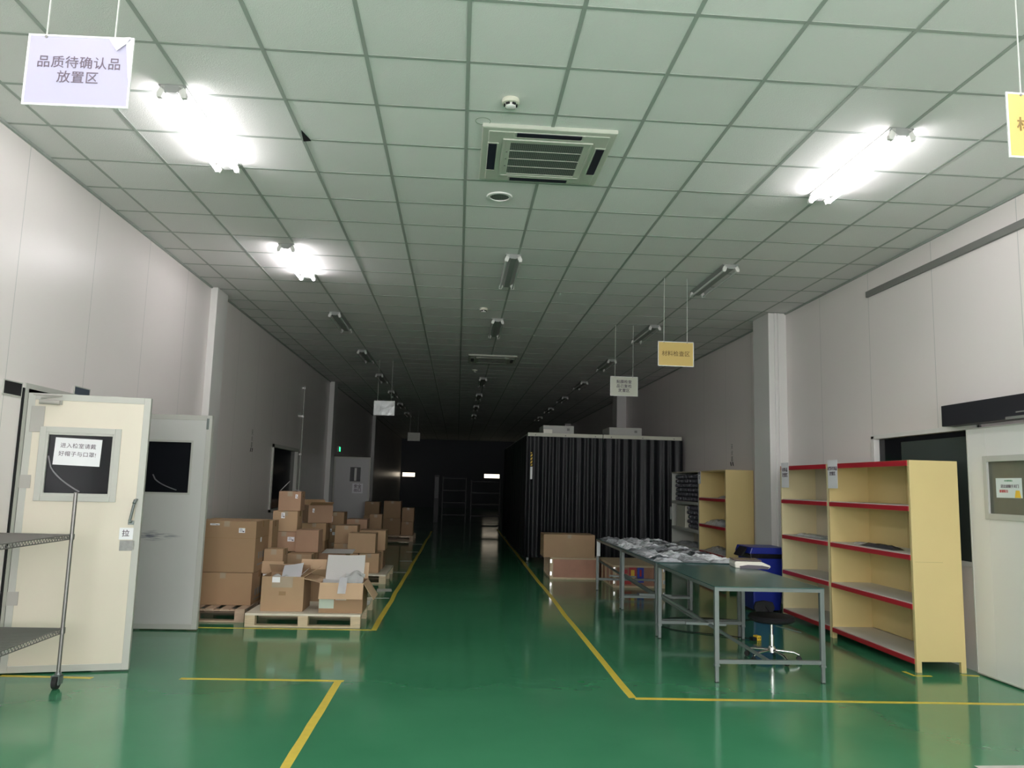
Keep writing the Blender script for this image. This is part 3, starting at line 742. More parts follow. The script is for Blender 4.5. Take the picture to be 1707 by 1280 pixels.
carton('very large brown carton with small white label atop its twin by the door', -2.78, -2.15, 8.66, .478, 1.02, d=.58, c=1, lab=[(.52, .82, .065, .05), (-.4, .93, .1, .02), (-.2, .62, .05, .05, 's')], print_=True, crease=.36)
carton('large carton hidden low behind the big two-carton stack', -2.76, -2.13, 9.27, ZP, .56, d=.31, c=1)
carton('large brown carton showing behind the top big carton', -2.76, -2.12, 9.27, .563, 1.0, d=.31, c=1)
# column of three with hidden base
carton('plain carton at the base of the tall four-carton column', -2.31, -2.09, 10.02, ZP, .585, d=.34, c=1)
carton('carton with white label low in the tall column', -2.31, -1.98, 10.02, .588, .83, d=.33, c=2, lab=[(.55, .62, .085, .055)])
carton('carton with tall white sticker in the middle of the tall column', -2.295, -1.99, 10.02, .833, 1.085, d=.32, c=0, lab=[(-.18, .78, .045, .07)])
carton('topmost carton of the tall column, opened flaps beside its top', -2.24, -1.965, 10.02, 1.088, 1.33, d=.3, c=2, rz=.02, lab=[(.6, .75, .03, .05)])
carton('carton standing left of centre under two others', -2.03, -1.73, 9.70, ZP, .585, d=.42, c=0)
carton('square carton right of the tall column, on the centre carton', -1.98, -1.70, 9.94, .588, .86, d=.3, c=2, tape=False)
t6 = carton('carton with a red cup mark on its white label behind the front box', -2.138, -1.925, 9.02, ZP, .70, d=.24, c=0)
bm = nb(); box(bm, -.12, .12, -.125, -.1215, .30, .43); obj('lid_flap', bm, CARDIN, t6, label='paler folded flap')
bm = nb(); box(bm, -.10, .07, -.125, -.1215, .10, .29); l = obj('shipping_label', bm, PAPER, t6)
bm = nb(); prism(bm, [(-.005-.022, .27), (-.005+.022, .27), (-.005+.02, .24), (-.005+.004, .225), (-.005+.004, .21), (-.005+.015, .205), (-.005-.015, .205), (-.005-.004, .21), (-.005-.004, .225), (-.005-.02, .24)], -.1262, -.125); obj('red_cup_mark', bm, INKR, l)
bm = nb()
for k in range(3): box(bm, -.08, .04+.01*k, -.1262, -.125, .15-.02*k, .157-.02*k)
obj('printed_lines', bm, INK, l)
tm = carton('carton between the two open front boxes, its flap raised', -1.73, -1.44, 9.02, ZP, .49, d=.32, c=0, lab=[(-.6, .72, .07, .06)], tape=False)
bm = nb(); box(bm, -.14, .14, 0, .004, 0, .12, Matrix.Translation((0, -.155, .35)) @ Matrix.Rotation(-.5, 4, 'X')); obj('raised_flap', bm, CARDIN, tm)
# second row
carton('low dark carton under the leaning brown one', -2.31, -1.96, 12.0, ZP, .575, d=.4, c=1)
carton('flat dusky carton beneath the rotated brown carton', -2.31, -1.95, 12.0, .578, .835, d=.4, c=1)
tb = carton('rotated reddish carton with raised flap behind the tall column', -2.30, -1.93, 11.98, .838, 1.10, d=.36, c=2, rz=math.radians(24), tape=False, lab=[(-.6, .7, .03, .06)])
bm = nb(); box(bm, -.17, .17, 0, .004, 0, .14, Matrix.Translation((0, .17, .262)) @ Matrix.Rotation(-1.0, 4, 'X')); box(bm, -.17, .17, 0, .004, 0, .12, Matrix.Translation((0, -.17, .262)) @ Matrix.Rotation(1.15, 4, 'X')); obj('raised_flap', bm, CARD[1], tb)
carton('lower tan carton of the pair behind the white board', -1.84, -1.50, 12.14, ZP, .525, d=.34, c=0)
carton('upper tan carton of the pair behind the white board', -1.835, -1.50, 12.14, .528, .80, d=.36, c=0, tape=True)
carton('carton at the aisle end of the rear pallet, lower front one', -1.41, -1.12, 11.80, ZP, .418, d=.33, c=0)
carton('small open carton wedged left of the aisle-end pair', -1.62, -1.425, 11.80, ZP, .418, d=.3, c=1, tape=False)
carton('tan carton on top at the aisle end of the rear pallet', -1.585, -1.18, 11.79, .421, .71, d=.34, c=0, tape=False)
carton('dark carton behind the aisle-end pair', -1.47, -1.11, 12.36, ZP, .415, d=.42, c=1)
carton('pale open carton behind the aisle-end top carton', -1.49, -1.085, 12.36, .418, .72, d=.42, c=0, tape=False)
# third row, dim
carton('dim carton at the bottom of the labelled brown stack', -2.19, -1.90, 13.42, ZP, .44, d=.38, c=2, lab=[(.4, .6, .10, .08)])
carton('dim carton in the middle of the labelled brown stack', -2.2, -1.91, 13.42, .443, .73, d=.38, c=1, lab=[(.3, .5, .12, .05), (-.4, .7, .06, .05)])
carton('dim carton on top of the labelled brown stack', -2.19, -1.89, 13.42, .733, .945, d=.38, c=1, lab=[(-.55, .45, .09, .09)])
carton('dark brown carton low beside the labelled stack', -1.88, -1.53, 13.7, ZP, .49, d=.4, c=2)
carton('dark brown carton upper beside the labelled stack', -1.88, -1.53, 13.7, .493, .82, d=.4, c=2)
for k, (x0, x1, y, z0, z1) in enumerate(((-1.72, -1.47, 15.6, .002, .48), (-1.70, -1.46, 15.6, .483, .83))):
    carton('grey carton on the floor past the pallets, %s' % ('bottom one', 'top one')[k], x0, x1, y, z0, z1, d=.3, c=1, group='cartons far back')
for k, (x0, x1, z0, z1) in enumerate(((-1.86, -1.40, ZP, .55), (-1.84, -1.41, .553, .98), (-1.38, -1.08, ZP, .47), (-1.37, -1.07, .473, .82), (-2.34, -1.92, ZP, .6), (-2.32, -1.95, .603, .95))):
    carton('distant dark carton near the grey door, %s' % ('tall pair bottom', 'tall pair top', 'aisle pair bottom', 'aisle pair top', 'wall pair bottom', 'wall pair top')[k], x0, x1, 20.05, z0, z1, d=.45, c=1, group='cartons far back')

# open boxes on the front pallet
def open_box(label, x0, x1, y0, d, z0, z1, m, flaps):
    w, h = x1-x0, z1-z0; t = thing('open_cardboard_box', label, 'cardboard box', ((x0+x1)/2, y0+d/2, z0))
    bm = nb(); T = .006
    box(bm, -w/2, w/2, -d/2, -d/2+T, 0, h); box(bm, -w/2, w/2, d/2-T, d/2, 0, h)
    box(bm, -w/2, -w/2+T, -d/2+T, d/2-T, 0, h); box(bm, w/2-T, w/2, -d/2+T, d/2-T, 0, h); box(bm, -w/2+T, w/2-T, -d/2+T, d/2-T, 0, .006)
    obj('carton_body', bm, m, t)
    for side, L, ang in flaps:      # ang: 0 = standing up, positive = folded outward
        bm = nb()
        if side in 'fb':
            s = -1 if side == 'f' else 1
            Mx = Matrix.Translation((0, s*d/2, h+.003)) @ Matrix.Rotation(-s*ang, 4, 'X')
            box(bm, -w/2, w/2, -.002, .002, 0, L, Mx)
        else:
            s = -1 if side == 'l' else 1
            Mx = Matrix.Translation((s*w/2, 0, h+.003)) @ Matrix.Rotation(s*ang, 4, 'Y')
            box(bm, -.002, .002, -d/2, d/2, 0, L, Mx)
        obj('flap', bm, CARDIN, t)
    return t
f1 = open_box('open brown box of wrapping on the front pallet, left one', -1.975, -1.545, 8.32, .40, ZP, .485, CARD[0], [('r', .12, 1.0), ('b', .15, -.9)])
bm = nb(); box(bm, -.035, .035, -.2012, -.2002, .16, .20); obj('grey_print', bm, TAPE, f1)
bm = nb(); box(bm, -.11, .10, -.2025, -.2008, .24, .348); obj('clear_tape', bm, CLEAR, f1)
bm = nb(); box(bm, -.11, -.03, -.2032, -.2025, .29, .345); obj('shipping_label', bm, PAPER, f1)
f2 = open_box('open box with white foam sheets and hanging flap, front pallet, right one', -1.375, -.93, 8.27, .42, ZP, .435, CARD[1], [('f', .165, 2.85), ('l', .17, 1.35), ('r', .2, 2.55), ('b', .17, .25)])
for (x, z, a, b, m, lb) in ((-.145, .10, .15, .11, mat('green_white_label', (.5, .58, .48), .4), 'p'), (-.0, .15, .11, .04, WTAPE, 'q')):
    bm = nb(); box(bm, x-a/2, x+a/2, -.2125, -.2105, z-b/2, z+b/2); obj('shipping_label', bm, m, f2)
# contents: crumpled wrap and foam sheets
def sheet(name, label, cat, loc, w, d, rx, ry, rz, m, amp=.01, n=8, th=.004, curl=0):
    bm = nb(); V = {}
    for i in range(n+1):
        for j in range(n+1):
            x, y = w*(i/n-.5), d*(j/n-.5)
            z = amp*noise.noise(Vector((x*9+loc[0]*5, y*9+loc[1]*3, loc[2]*7)))*2 + curl*(x/w*2)**2
            V[i, j] = bm.verts.new((x, y, z))
    for i in range(n):
        for j in range(n): bm.faces.new((V[i, j], V[i+1, j], V[i+1, j+1], V[i, j+1]))
    r = bmesh.ops.solidify(bm, geom=bm.faces[:], thickness=th)
    o = obj(name, bm, m, smooth=True); o.location = loc; o.rotation_euler = (rx, ry, rz)
    return tag(o, label, cat)
sheet('foam_sheet', 'white foam sheet standing up in the right open box', 'foam sheet', (-1.165, 8.60, .545), .40, .31, math.radians(62), 0, .03, FOAM, .004, 8, .008, .01)
sheet('plastic_wrap', 'crumpled clear film heaped at the right of the open foam box', 'plastic wrap', (-1.05, 8.44, .475), .2, .22, .5, .1, 0, BUBBLE, .035, 14, .002)
sheet('foam_sheet', 'white foam sheet lying in the mouth of the right open box', 'foam sheet', (-1.20, 8.42, .425), .36, .22, .12, .03, 0, FOAM, .006, 6, .008)
sheet('paper_slip', 'white paper slip draped over the front flap of the foam box', 'paper slip', (-1.14, 8.245, .415), .085, .17, math.radians(66), 0, -.12, PAPER, .004, 6, .002)
sheet('foam_sheet', 'white sheet sticking up from the left open box', 'foam sheet', (-1.70, 8.47, .52), .21, .22, math.radians(40), math.radians(-8), -.1, PAPER, .006, 6, .004)
sheet('foam_strip', 'narrow white strip leaning out of the left open box', 'foam strip', (-1.56, 8.50, .53), .035, .24, .35, math.radians(-30), -.5, FOAM, .003, 6, .012)
sheet('plastic_wrap', 'crumpled clear film in the left open box', 'plastic wrap', (-1.82, 8.47, .45), .18, .18, .1, 0, 0, BUBBLE, .04, 12, .002)
sheet('foam_board', 'flat white board lying over the boxes behind the foam box', 'foam board', (-1.49, 10.30, .578), .38, .64, 0, 0, math.radians(4), FOAM, .001, 3, .012)
carton('open dark box under the flat white board', -1.74, -1.40, 10.25, ZP, .562, d=.45, c=2, tape=False)
# strapping whiskers above tall column
t = nb(); tube(t, (0, 0, 0), (.10, .05, .12), .004, 5); tube(t, (.14, .05, .02), (.24, .05, 0), .004, 5)
o = obj('plastic_strap', t, mat('strap', (.3, .3, .3), .4)); o.location = (-2.24, 10.1, 1.336); tag(o, 'loose strap ends on the topmost carton', 'strap')
# floor clutter: white sheet corner on the front pallet
sheet('foam_scrap', 'white scrap at the right rear corner of the front pallet', 'scrap', (-.985, 8.95, ZP+.006), .12, .28, 0, 0, .1, FOAM, .002, 3, .004)

# ------------------------------------------------------------------ work tables
def work_table(label, x0, x1, y0, y1, zt, brace=True):
    t = thing('work_table', label, 'table', ((x0+x1)/2, (y0+y1)/2, 0), group='green topped steel work tables')
    w, d = (x1-x0)/2, (y1-y0)/2; s = .035
    bm = nb(); box(bm, -w-.02, w+.02, -d-.02, d+.02, zt-.006, zt); obj('tabletop', bm, GREENTOP, t, bevel=.002)
    bm = nb(); box(bm, -w-.018, w+.018, -d-.018, -d+.017, zt-.035, zt-.0065); box(bm, -w-.018, w+.018, d-.017, d+.018, zt-.035, zt-.0065)
    box(bm, -w-.018, -w+.017, -d+.017, d-.017, zt-.035, zt-.0065); box(bm, w-.017, w+.018, -d+.017, d-.017, zt-.035, zt-.0065)
    obj('apron', bm, TUBESTEEL, t)
    for sx in (-1, 1):
        for sy in (-1, 1):
            bm = nb(); box(bm, sx*w-s/2, sx*w+s/2, sy*d-s/2, sy*d+s/2, .13, zt-.035)
            box(bm, sx*w-.014, sx*w+.014, sy*d-.014, sy*d+.014, .004, .13); box(bm, sx*w-.021, sx*w+.021, sy*d-.021, sy*d+.021, .12, .135)
            L = obj('leg', bm, TUBESTEEL, t, bevel=.002)
            bm = nb(); lathe(bm, [(.018, 0), (.018, .006), (.01, .01)], 12, Matrix.Translation((sx*w, sy*d, 0))); obj('foot_pad', bm, RUBBER, L)
    for sy in (-1, 1):
        bm = nb(); sqtube(bm, (-w+.018, sy*d, .158), (w-.018, sy*d, .158), .030); obj('stretcher', bm, TUBESTEEL, t)
    bm = nb()
    sqtube(bm, (-w+.02, d-.02, .42), (0, -d+.02, .16), .022)
    if brace: sqtube(bm, (-w+.01, d*.0, .30), (-.05, -d*.0, .29), .022)
    obj('brace', bm, TUBESTEEL, t)
    return t
work_table('near green-topped steel table with the scale on it', 2.085, 2.945, 6.17, 7.90, .735)
work_table('middle steel table covered with clear bags', 2.085, 2.945, 8.0, 9.66, .735)
work_table('farthest steel table covered with clear bags by the crates', 2.085, 2.945, 9.76, 11.40, .735)
# clear bags, individually
def bag_mesh(seed, w, d):
    bm = nb(); n, m_ = 18, 16; V = {}
    for i in range(n+1):
        for j in range(m_+1):
            u, v = i/n, j/m_; e = min(1, 6*min(u, 1-u))*min(1, 6*min(v, 1-v))
            x, y = w*(u-.5)+.012*noise.noise(Vector((v*5, seed, 1))), d*(v-.5)+.012*noise.noise(Vector((u*5, seed, 2)))
            z = .006+e*(.016+.022*noise.noise(Vector((u*2.5, v*9, seed)))+.022*abs(noise.noise(Vector((u*6, v*14, seed+4)))))
            V[i, j] = bm.verts.new((x, y, max(z, .002)))
    for i in range(n):
        for j in range(m_): bm.faces.new((V[i, j], V[i+1, j], V[i+1, j+1], V[i, j+1]))
    bmesh.ops.solidify(bm, geom=bm.faces[:], thickness=.0015)
    return mesh('plastic_bag', bm, BAG, smooth=True)
BM = [bag_mesh(s*3.7, .285, .20) for s in range(5)]
k = 0; y = 8.08
while y < 11.35:
    for q, x in enumerate((2.22, 2.515, 2.81)):
        o = bpy.data.objects.new('plastic_bag', BM[k % 5]); COL.objects.link(o)
        o.location = (x, y, .737); o.rotation_euler = (0, 0, random.uniform(-.05, .05)+(PI if k % 2 else 0))
        tag(o, 'crumpled clear plastic bag in the spread of bags on the far tables', 'plastic bag', 'clear bags spread on the tables'); k += 1
    y += .205
# scale
sc = thing('weighing_scale', 'cream electronic weighing scale on the near green table', 'scale', (2.95, 7.72, .736), math.radians(-8))
bm = nb(); prism(bm, [(-.17, 0), (.155, 0), (.175, .022), (.165, .034), (.085, .066), (-.165, .066), (-.175, .05)], -.15, .13); obj('body', bm, SCALEW, sc, bevel=.008)
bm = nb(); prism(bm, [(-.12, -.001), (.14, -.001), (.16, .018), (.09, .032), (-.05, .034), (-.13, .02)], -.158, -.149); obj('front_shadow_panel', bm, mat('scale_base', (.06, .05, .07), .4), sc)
bm = nb(); box(bm, -.175, .09, -.14, .12, .070, .080); obj('weighing_plate', bm, mat('plate_brown', (.11, .08, .09), .25), sc, bevel=.006)
bm = nb(); box(bm, -.10, .02, -.05, .05, .066, .070); obj('plate_support', bm, RUBBER, sc)
# stool
so = thing('rolling_stool', 'black round stool with chrome five-star base beneath the near table', 'stool', (2.86, 6.97, 0))
bm = nb(); lathe(bm, [(.03, .325), (.17, .335), (.20, .35), (.205, .37), (.19, .39), (.08, .397)], 36); obj('seat', bm, BLACK, so, smooth=True)
bm = nb(); tube(bm, (.04, .1, .34), (.10, .20, .36), .012, 8); tube(bm, (.10, .20, .36), (.04, .235, .44), .012, 8)
prism(bm, [(-.05, .38), (-.07, .42), (-.05, .47), (.03, .485), (.11, .47), (.13, .42), (.11, .38)], .225, .255); obj('backrest', bm, BLACK, so, bevel=.008)
bm = nb(); tube(bm, (0, 0, .10), (0, 0, .22), .022, 16); tube(bm, (0, 0, .22), (0, 0, .33), .013, 14); lathe(bm, [(.035, .07), (.035, .105), (.024, .125)], 16); obj('gas_column', bm, CHROME, so, smooth=True)
for q in range(5):
    a = 2*PI*q/5-PI/2+.15; c, s = math.cos(a), math.sin(a)
    bm = nb(); tube(bm, (.02*c, .02*s, .09), (.19*c, .19*s, .075), .012, 10); tube(bm, (.19*c, .19*s, .075), (.235*c, .235*s, .055), .011, 10); lg = obj('base_leg', bm, CHROME, so, smooth=True)
    bm = nb(); tube(bm, (.235*c-.012*s, .235*s+.012*c, .0235), (.235*c+.012*s, .235*s-.012*c, .0235), .0225, 16); tube(bm, (.235*c, .235*s, .025), (.235*c, .235*s, .06), .006, 8); obj('castor', bm, RUBBER, lg, smooth=True)
bm = nb(); tube(bm, (.03, -.02, .30), (.20, -.16, .27), .005, 8); obj('lever', bm, TUBESTEEL, so)
# plug box and cable
t = thing('power_socket', 'yellow and black power socket on the floor by the table leg', 'power socket', (3.05, 7.85, 0), .3)
bm = nb(); box(bm, -.05, .0, -.03, .03, 0, .035); obj('plug', bm, BLACK, t, bevel=.006)
bm = nb(); box(bm, .0, .05, -.035, .035, 0, .05); b = obj('socket_body', bm, YELP, t, bevel=.008)
bm = nb(); tube(bm, (.012, -.036, .028), (.012, -.03, .028), .006, 8); tube(bm, (.035, -.036, .028), (.035, -.03, .028), .006, 8); obj('socket_hole', bm, BLACK, b)
def cable(label, pts, r, m):
    cu = bpy.data.curves.new('c', 'CURVE'); cu.dimensions = '3D'; cu.bevel_depth = r; cu.bevel_resolution = 2; cu.resolution_u = 6
    sp = cu.splines.new('NURBS'); sp.points.add(len(pts)-1); sp.order_u = 4; sp.use_endpoint_u = True
    for p, q in zip(sp.points, pts): p.co = (*q, 1)
    o = bpy.data.objects.new('c', cu); COL.objects.link(o); bpy.context.view_layer.update()
    me = bpy.data.meshes.new_from_object(o.evaluated_get(bpy.context.evaluated_depsgraph_get())); bpy.data.objects.remove(o)
    me.materials.clear(); me.materials.append(m); o = bpy.data.objects.new('power_cable', me); COL.objects.link(o)
    return tag(o, label, 'cable')
cable('thin black cable looping from the socket under the tables', [(3.0, 7.84, .02), (2.8, 8.1, .006), (2.4, 8.2, .006), (2.2, 8.6, .006), (2.5, 9.2, .006), (3.1, 9.1, .006), (3.5, 8.9, .006), (3.9, 9.4, .006)], .005, BLACK)
# blue bin
t = thing('waste_bin', 'blue plastic waste bin with black liner behind the table', 'bin', (3.90, 9.80, 0))
bm = nb()
def frus(bm, w0, d0, w1, d1, z0, z1):
    A = [bm.verts.new((sx*w0, sy*d0, z0)) for sx, sy in ((-1, -1), (1, -1), (1, 1), (-1, 1))]; B = [bm.verts.new((sx*w1, sy*d1, z1)) for sx, sy in ((-1, -1), (1, -1), (1, 1), (-1, 1))]
    bm.faces.new(A[::-1]); bm.faces.new(B)
    for i in range(4): bm.faces.new((A[i], A[(i+1) % 4], B[(i+1) % 4], B[i]))
frus(bm, .17, .18, .22, .24, .02, .68); obj('body', bm, BLUE, t, bevel=.02)
bm = nb(); frus(bm, .232, .25, .238, .256, .66, .72); obj('liner', bm, BINBAG, t, bevel=.01)
bm = nb(); prism(bm, [(-.25, .715), (-.22, .795), (.24, .795), (.25, .715)], -.26, .26); obj('lid', bm, BLUE, t, bevel=.012)
bm = nb(); prism(bm, [(-.25, .76), (-.24, .79), (-.30, .72), (-.325, .68), (-.30, .67)], -.16, .10); obj('lid_handle', bm, BLACK, t, bevel=.006)
bm = nb(); box(bm, -.17, -.13, -.2, .2, 0, .03); box(bm, .13, .17, -.2, .2, 0, .03); obj('foot', bm, BLACK, t)

# ------------------------------------------------------------------ shelving
def shelf_unit(name, label, xf, xb, y0, y1, levels, side, inner, strip_m, top_strip=True, lefty=True, feet=.09, H=1.8, group=None):
    """front faces -x; y0 nearest end"""
    t = thing(name, label, 'shelf', ((xf+xb)/2, (y0+y1)/2, 0), group=group)
    cx, cy = (xf+xb)/2, (y0+y1)/2; a, b, c, d = xf-cx, xb-cx, y0-cy, y1-cy; T = .03
    def endp(yy, m):
        bm = nb(); prism(bm, [(a, 0), (a+.045, 0), (a+.045, feet), (b-.045, feet), (b-.045, 0), (b, 0), (b, H), (a, H)], yy, yy+T)
        return obj('end_panel', bm, m, t, bevel=.002)
    endp(c, side)
    if lefty: endp(d-T, side)
    bm = nb(); box(bm, b-.012, b, c+T, d-T, .12, H); bk = obj('back_panel', bm, inner, t)
    bm = nb()
    for z in (.5*(c+d)-.02, .5*(c+d)+.02): box(bm, b-.016, b-.012, z-.004, z+.004, .12, H)
    obj('seam_strip', bm, side, bk)
    for k, z in enumerate(levels):
        bm = nb(); box(bm, a+.006, b-.012, c+T, d-T, z-.028, z); s = obj('shelf_board', bm, BOARD, t)
        bm = nb(); box(bm, a-.006, a+.006, c+T, d-T, z-.05, z-.008); obj('price_strip', bm, strip_m, s, bevel=.001)
    bm = nb(); box(bm, a+.006, b-.012, c+T, d-T, H-.02, H); s = obj('top_board', bm, inner, t)
    if top_strip:
        bm = nb(); box(bm, a-.006, a+.006, c+T, d-T, H-.05, H-.002); obj('price_strip', bm, strip_m, s)
    return t
LV = (.115, .57, .985, 1.405)
s1 = shelf_unit('display_shelf', 'nearest yellow shelf with red strips and solid yellow end', 3.95, 4.39, 6.55, 8.06, LV, YELLOW, YELLOW, RED)
s2 = shelf_unit('display_shelf', 'beige-lined shelf with red strips beside the blue bin', 3.95, 4.39, 8.065, 9.28, LV, PALEYEL, BEIGE, RED)
# rolled horizontal seam and slotted posts on end panel
bm = nb(); box(bm, -.22+.02, .05, -.7553, -.7549, .92, .923); obj('panel_seam', bm, mat('seam', (.4, .33, .16), .5), s1)
s3 = shelf_unit('display_shelf', 'far yellow shelf with red strips behind the wall column', 4.08, 4.515, 11.60, 12.93, (.115, .50, .93, 1.36), YELLOW, YELLOW, RED, top_strip=False)
s4 = shelf_unit('display_shelf', 'grey far shelf packed with dark bagged rolls', 4.08, 4.515, 12.935, 14.60, (.115, .50, .80, 1.27), GREYSH, BEIGE, GREYSH, top_strip=False)
def paper_sheet(label, y, z, txt, par, xf, size=.045, w=.21, h=.297):
    cx, cy = par.location[0], par.location[1]
    bm = nb(); box(bm, -.002, 0, -w/2, w/2, -h/2, h/2); s = obj('paper_notice', bm, PAPER, par, label=label); s.location = (xf-.0085-cx, y-cy, z)
    if txt: text('lettering', txt, size, INK, s, (-.003, 0, .03), rot=R_R, bold=.0012, line=1.25)
paper_sheet('white paper sign at the top corner of the shelf', 7.93, 1.69, '材料不良品\n放置区', s1, 3.95, .042)
paper_sheet('white paper sign at the top corner of the shelf', 9.12, 1.69, '材料品\n放置区', s2, 3.95, .05)
paper_sheet('small paper sign on the divider', 12.86, 1.69, '材料\n区', s3, 4.08, .06, .15, .21)
paper_sheet('small blank card hung on the shelf edge', 14.62, 1.03, None, s4, 4.08, .05, .12, .24)
# goods on the shelves
def flat_pack(label, x, y, z, w, d, h, m, rz=0, name='bagged_parts', cat='bag'):
    bm = nb(); n = 10; V = {}
    for i in range(n+1):
        for j in range(n+1):
            u, v = i/n, j/n; e = min(1, 7*min(u, 1-u))*min(1, 7*min(v, 1-v))
            V[i, j] = bm.verts.new((w*(u-.5), d*(v-.5), .002+h*e*(.75+.5*noise.noise(Vector((u*5+x, v*7+y, z))))))
    for i in range(n):
        for j in range(n): bm.faces.new((V[i, j], V[i+1, j], V[i+1, j+1], V[i, j+1]))
    bmesh.ops.solidify(bm, geom=bm.faces[:], thickness=.0015)
    o = obj(name, bm, m, smooth=True); o.location = (x, y, z+.001); o.rotation_euler = (0, 0, rz); return tag(o, label, cat)
DGREY = mat('dark_grey_film', (.10, .10, .12), .25, bump=.5, bscale=30, noise_amt=.3, nscale=10)
flat_pack('long dark grey bagged part on the middle board of the nearest shelf', 4.08, 7.28, .985, .12, .62, .035, DGREY)
flat_pack('small clear bag beside the dark grey part on the nearest shelf', 4.12, 7.72, .985, .12, .22, .02, BAG)
flat_pack('clear bag lying on the middle board of the beige shelf', 4.12, 8.72, .985, .22, .8, .03, BAG)
flat_pack('white bag on the upper board of the far yellow shelf', 4.25, 11.95, 1.36, .25, .35, .04, BAG)
flat_pack('heap of clear bags on the middle board of the far yellow shelf', 4.27, 12.3, .93, .32, 1.0, .09, BAG)
flat_pack('heap of clear bags on the lower board of the far yellow shelf', 4.27, 12.3, .50, .32, 1.0, .09, BAG)
flat_pack('clear bags on the low board of the grey far shelf', 4.27, 13.8, .50, .32, 1.2, .06, BAG)
bm = nb()
n = 10
for i in range(n): pass
lathe(bm, [(.012, 0), (.034, .01), (.040, .06), (.034, .2), (.038, .30), (.018, .33)], 9)
for v in bm.verts: v.co += Vector((noise.noise(v.co*30), noise.noise(v.co*30+Vector((5, 0, 0))), 0))*.008
rollm = mesh('bagged_roll', bm, BAGDARK, smooth=True)
k = 0
for (ya, yb, z0, rows, ncol) in ((13.02, 14.52, 1.272, 6, 17), (13.02, 13.75, .802, 5, 8)):
    for r in range(rows):
        for c in range(ncol):
            yy = ya+(yb-ya)*(c+.5+.25*(r % 2))/(ncol+.3); 
            o = bpy.data.objects.new('bagged_roll', rollm); COL.objects.link(o)
            o.location = (4.11+random.uniform(0, .02), yy, z0+.042+r*.079); o.rotation_euler = (random.uniform(0, 6), PI/2, 0) if 0 else (0, PI/2, 0)
            tag(o, 'dark bagged roll stacked on the grey far shelf, %s' % ('top compartment' if z0 > 1 else 'second compartment'), 'bagged roll', 'bagged rolls, top compartment' if z0 > 1 else 'bagged rolls, second compartment'); k += 1
bm = nb(); box(bm, 4.12, 4.4, 13.85, 14.4, .802, 1.19); tag(obj('board_panel', bm, IVORY, bevel=.003), 'ivory board standing on the second level of the grey far shelf', 'board')

# ------------------------------------------------------------------ crates by the booth
def crate(label, x0, x1, y0, y1, z1, rz=0):
    t = thing('wooden_crate', label, 'crate', ((x0+x1)/2, (y0+y1)/2, 0), rz); w, d = (x1-x0)/2, (y1-y0)/2
    bm = nb(); box(bm, -w+.012, w-.012, -d+.012, d-.012, .03, z1-.03); obj('plywood_panel', bm, PLYRED, t)
    bm = nb(); box(bm, -w, w, -d, d, z1-.03, z1); box(bm, -w, w, -d, d, .0, .03)
    obj('lid_and_base', bm, PINE, t, bevel=.002)
    for sx in (-1, 1):
        for sy in (-1, 1):
            bm = nb(); xa, ya = sx*w, sy*d; box(bm, min(xa, xa-sx*.05), max(xa, xa-sx*.05), min(ya, ya-sy*.05), max(ya, ya-sy*.05), .03, z1-.03); obj('corner_batten', bm, PINE, t)
    for k in range(3):
        yy = -d+2*d*(k+1)/4; bm = nb(); box(bm, -w, -w+.012, yy-.03, yy+.03, .03, z1-.03); obj('side_batten', bm, PINE, t)
    for sx in (-1, 1):
        for z in (.09, z1-.06):
            bm = nb(); box(bm, sx*w-.03 if sx > 0 else -w, w if sx > 0 else -w+.03, -d-.003, -d, z-.03, z+.03); obj('metal_clip', bm, CHROME, t, bevel=.001)
    return t
crate('reddish plywood crate before the black booth with a carton on it', 1.535, 2.33, 12.6, 13.5, .345)
c2 = crate('reddish plywood crate behind the far table with bright printed patches', 2.38, 3.17, 11.70, 12.95, .33)
for (x, z, a, b, m) in ((-.20, .24, .05, .06, RED), (-.10, .20, .11, .20, RED), (-.10, .20, .055, .13, YELP), (.02, .19, .10, .22, BLUEP), (.02, .22, .03, .10, RED), (-.17, .08, .10, .05, INKR)):
    bm = nb(); yy = -.625-.004-.0008*(1 if m in (YELP,) or a < .04 else 0); box(bm, x-a/2, x+a/2, yy, yy+.003, z-b/2, z+b/2); obj('printed_patch', bm, m, c2)
carton('long flat carton lying on the crate before the black booth', 1.42, 2.25, 12.55, .348, .71, d=.5, c=0, group='cartons by the booth')
bm = nb(); box(bm, -.025, .025, -.002, .0, -.11, .11); o = obj('paper_tag', bm, PAPER); o.location = (2.09, 11.355, .60); tag(o, 'white card hanging at the far table corner', 'card')

# ------------------------------------------------------------------ black curtained booth
bt = thing('curtained_booth', 'black curtained clean booth with ivory top beams', 'booth', (2.9, 18.6, 0))
bx0, bx1, by0, by1 = 1.39-2.9, 4.42-2.9, 15.2-18.6, 22.2-18.6
for (x, y) in ((bx0, by0), (2.88-2.9, by0), (bx1, by0), (bx0, by1), (bx1, by1)):
    bm = nb(); box(bm, x, x+.04, y+.02, y+.06, .04, 2.43)
    lg = obj('post', bm, TUBESTEEL, bt)
    bm = nb(); tube(bm, (x+.02, y+.04, 0), (x+.02, y+.04, .04), .006, 8); lathe(bm, [(.03, 0), (.03, .008), (.01, .012)], 12, Matrix.Translation((x+.02, y+.04, 0))); obj('levelling_foot', bm, STEEL, lg)
for (xa, xb) in ((bx0-.03, -.045), (-.035, bx1+.03)):
    bm = nb(); box(bm, xa, xb, by0-.02, by0+.02, 2.425, 2.515); be = obj('top_beam', bm, IVORY, bt, bevel=.003)
    bm = nb()
    for q in (.1, .5, .9):
        x = xa+(xb-xa)*q; tube(bm, (x, by0-.024, 2.47), (x, by0-.02, 2.47), .012, 8)
    obj('bolt', bm, TRIMG, be)
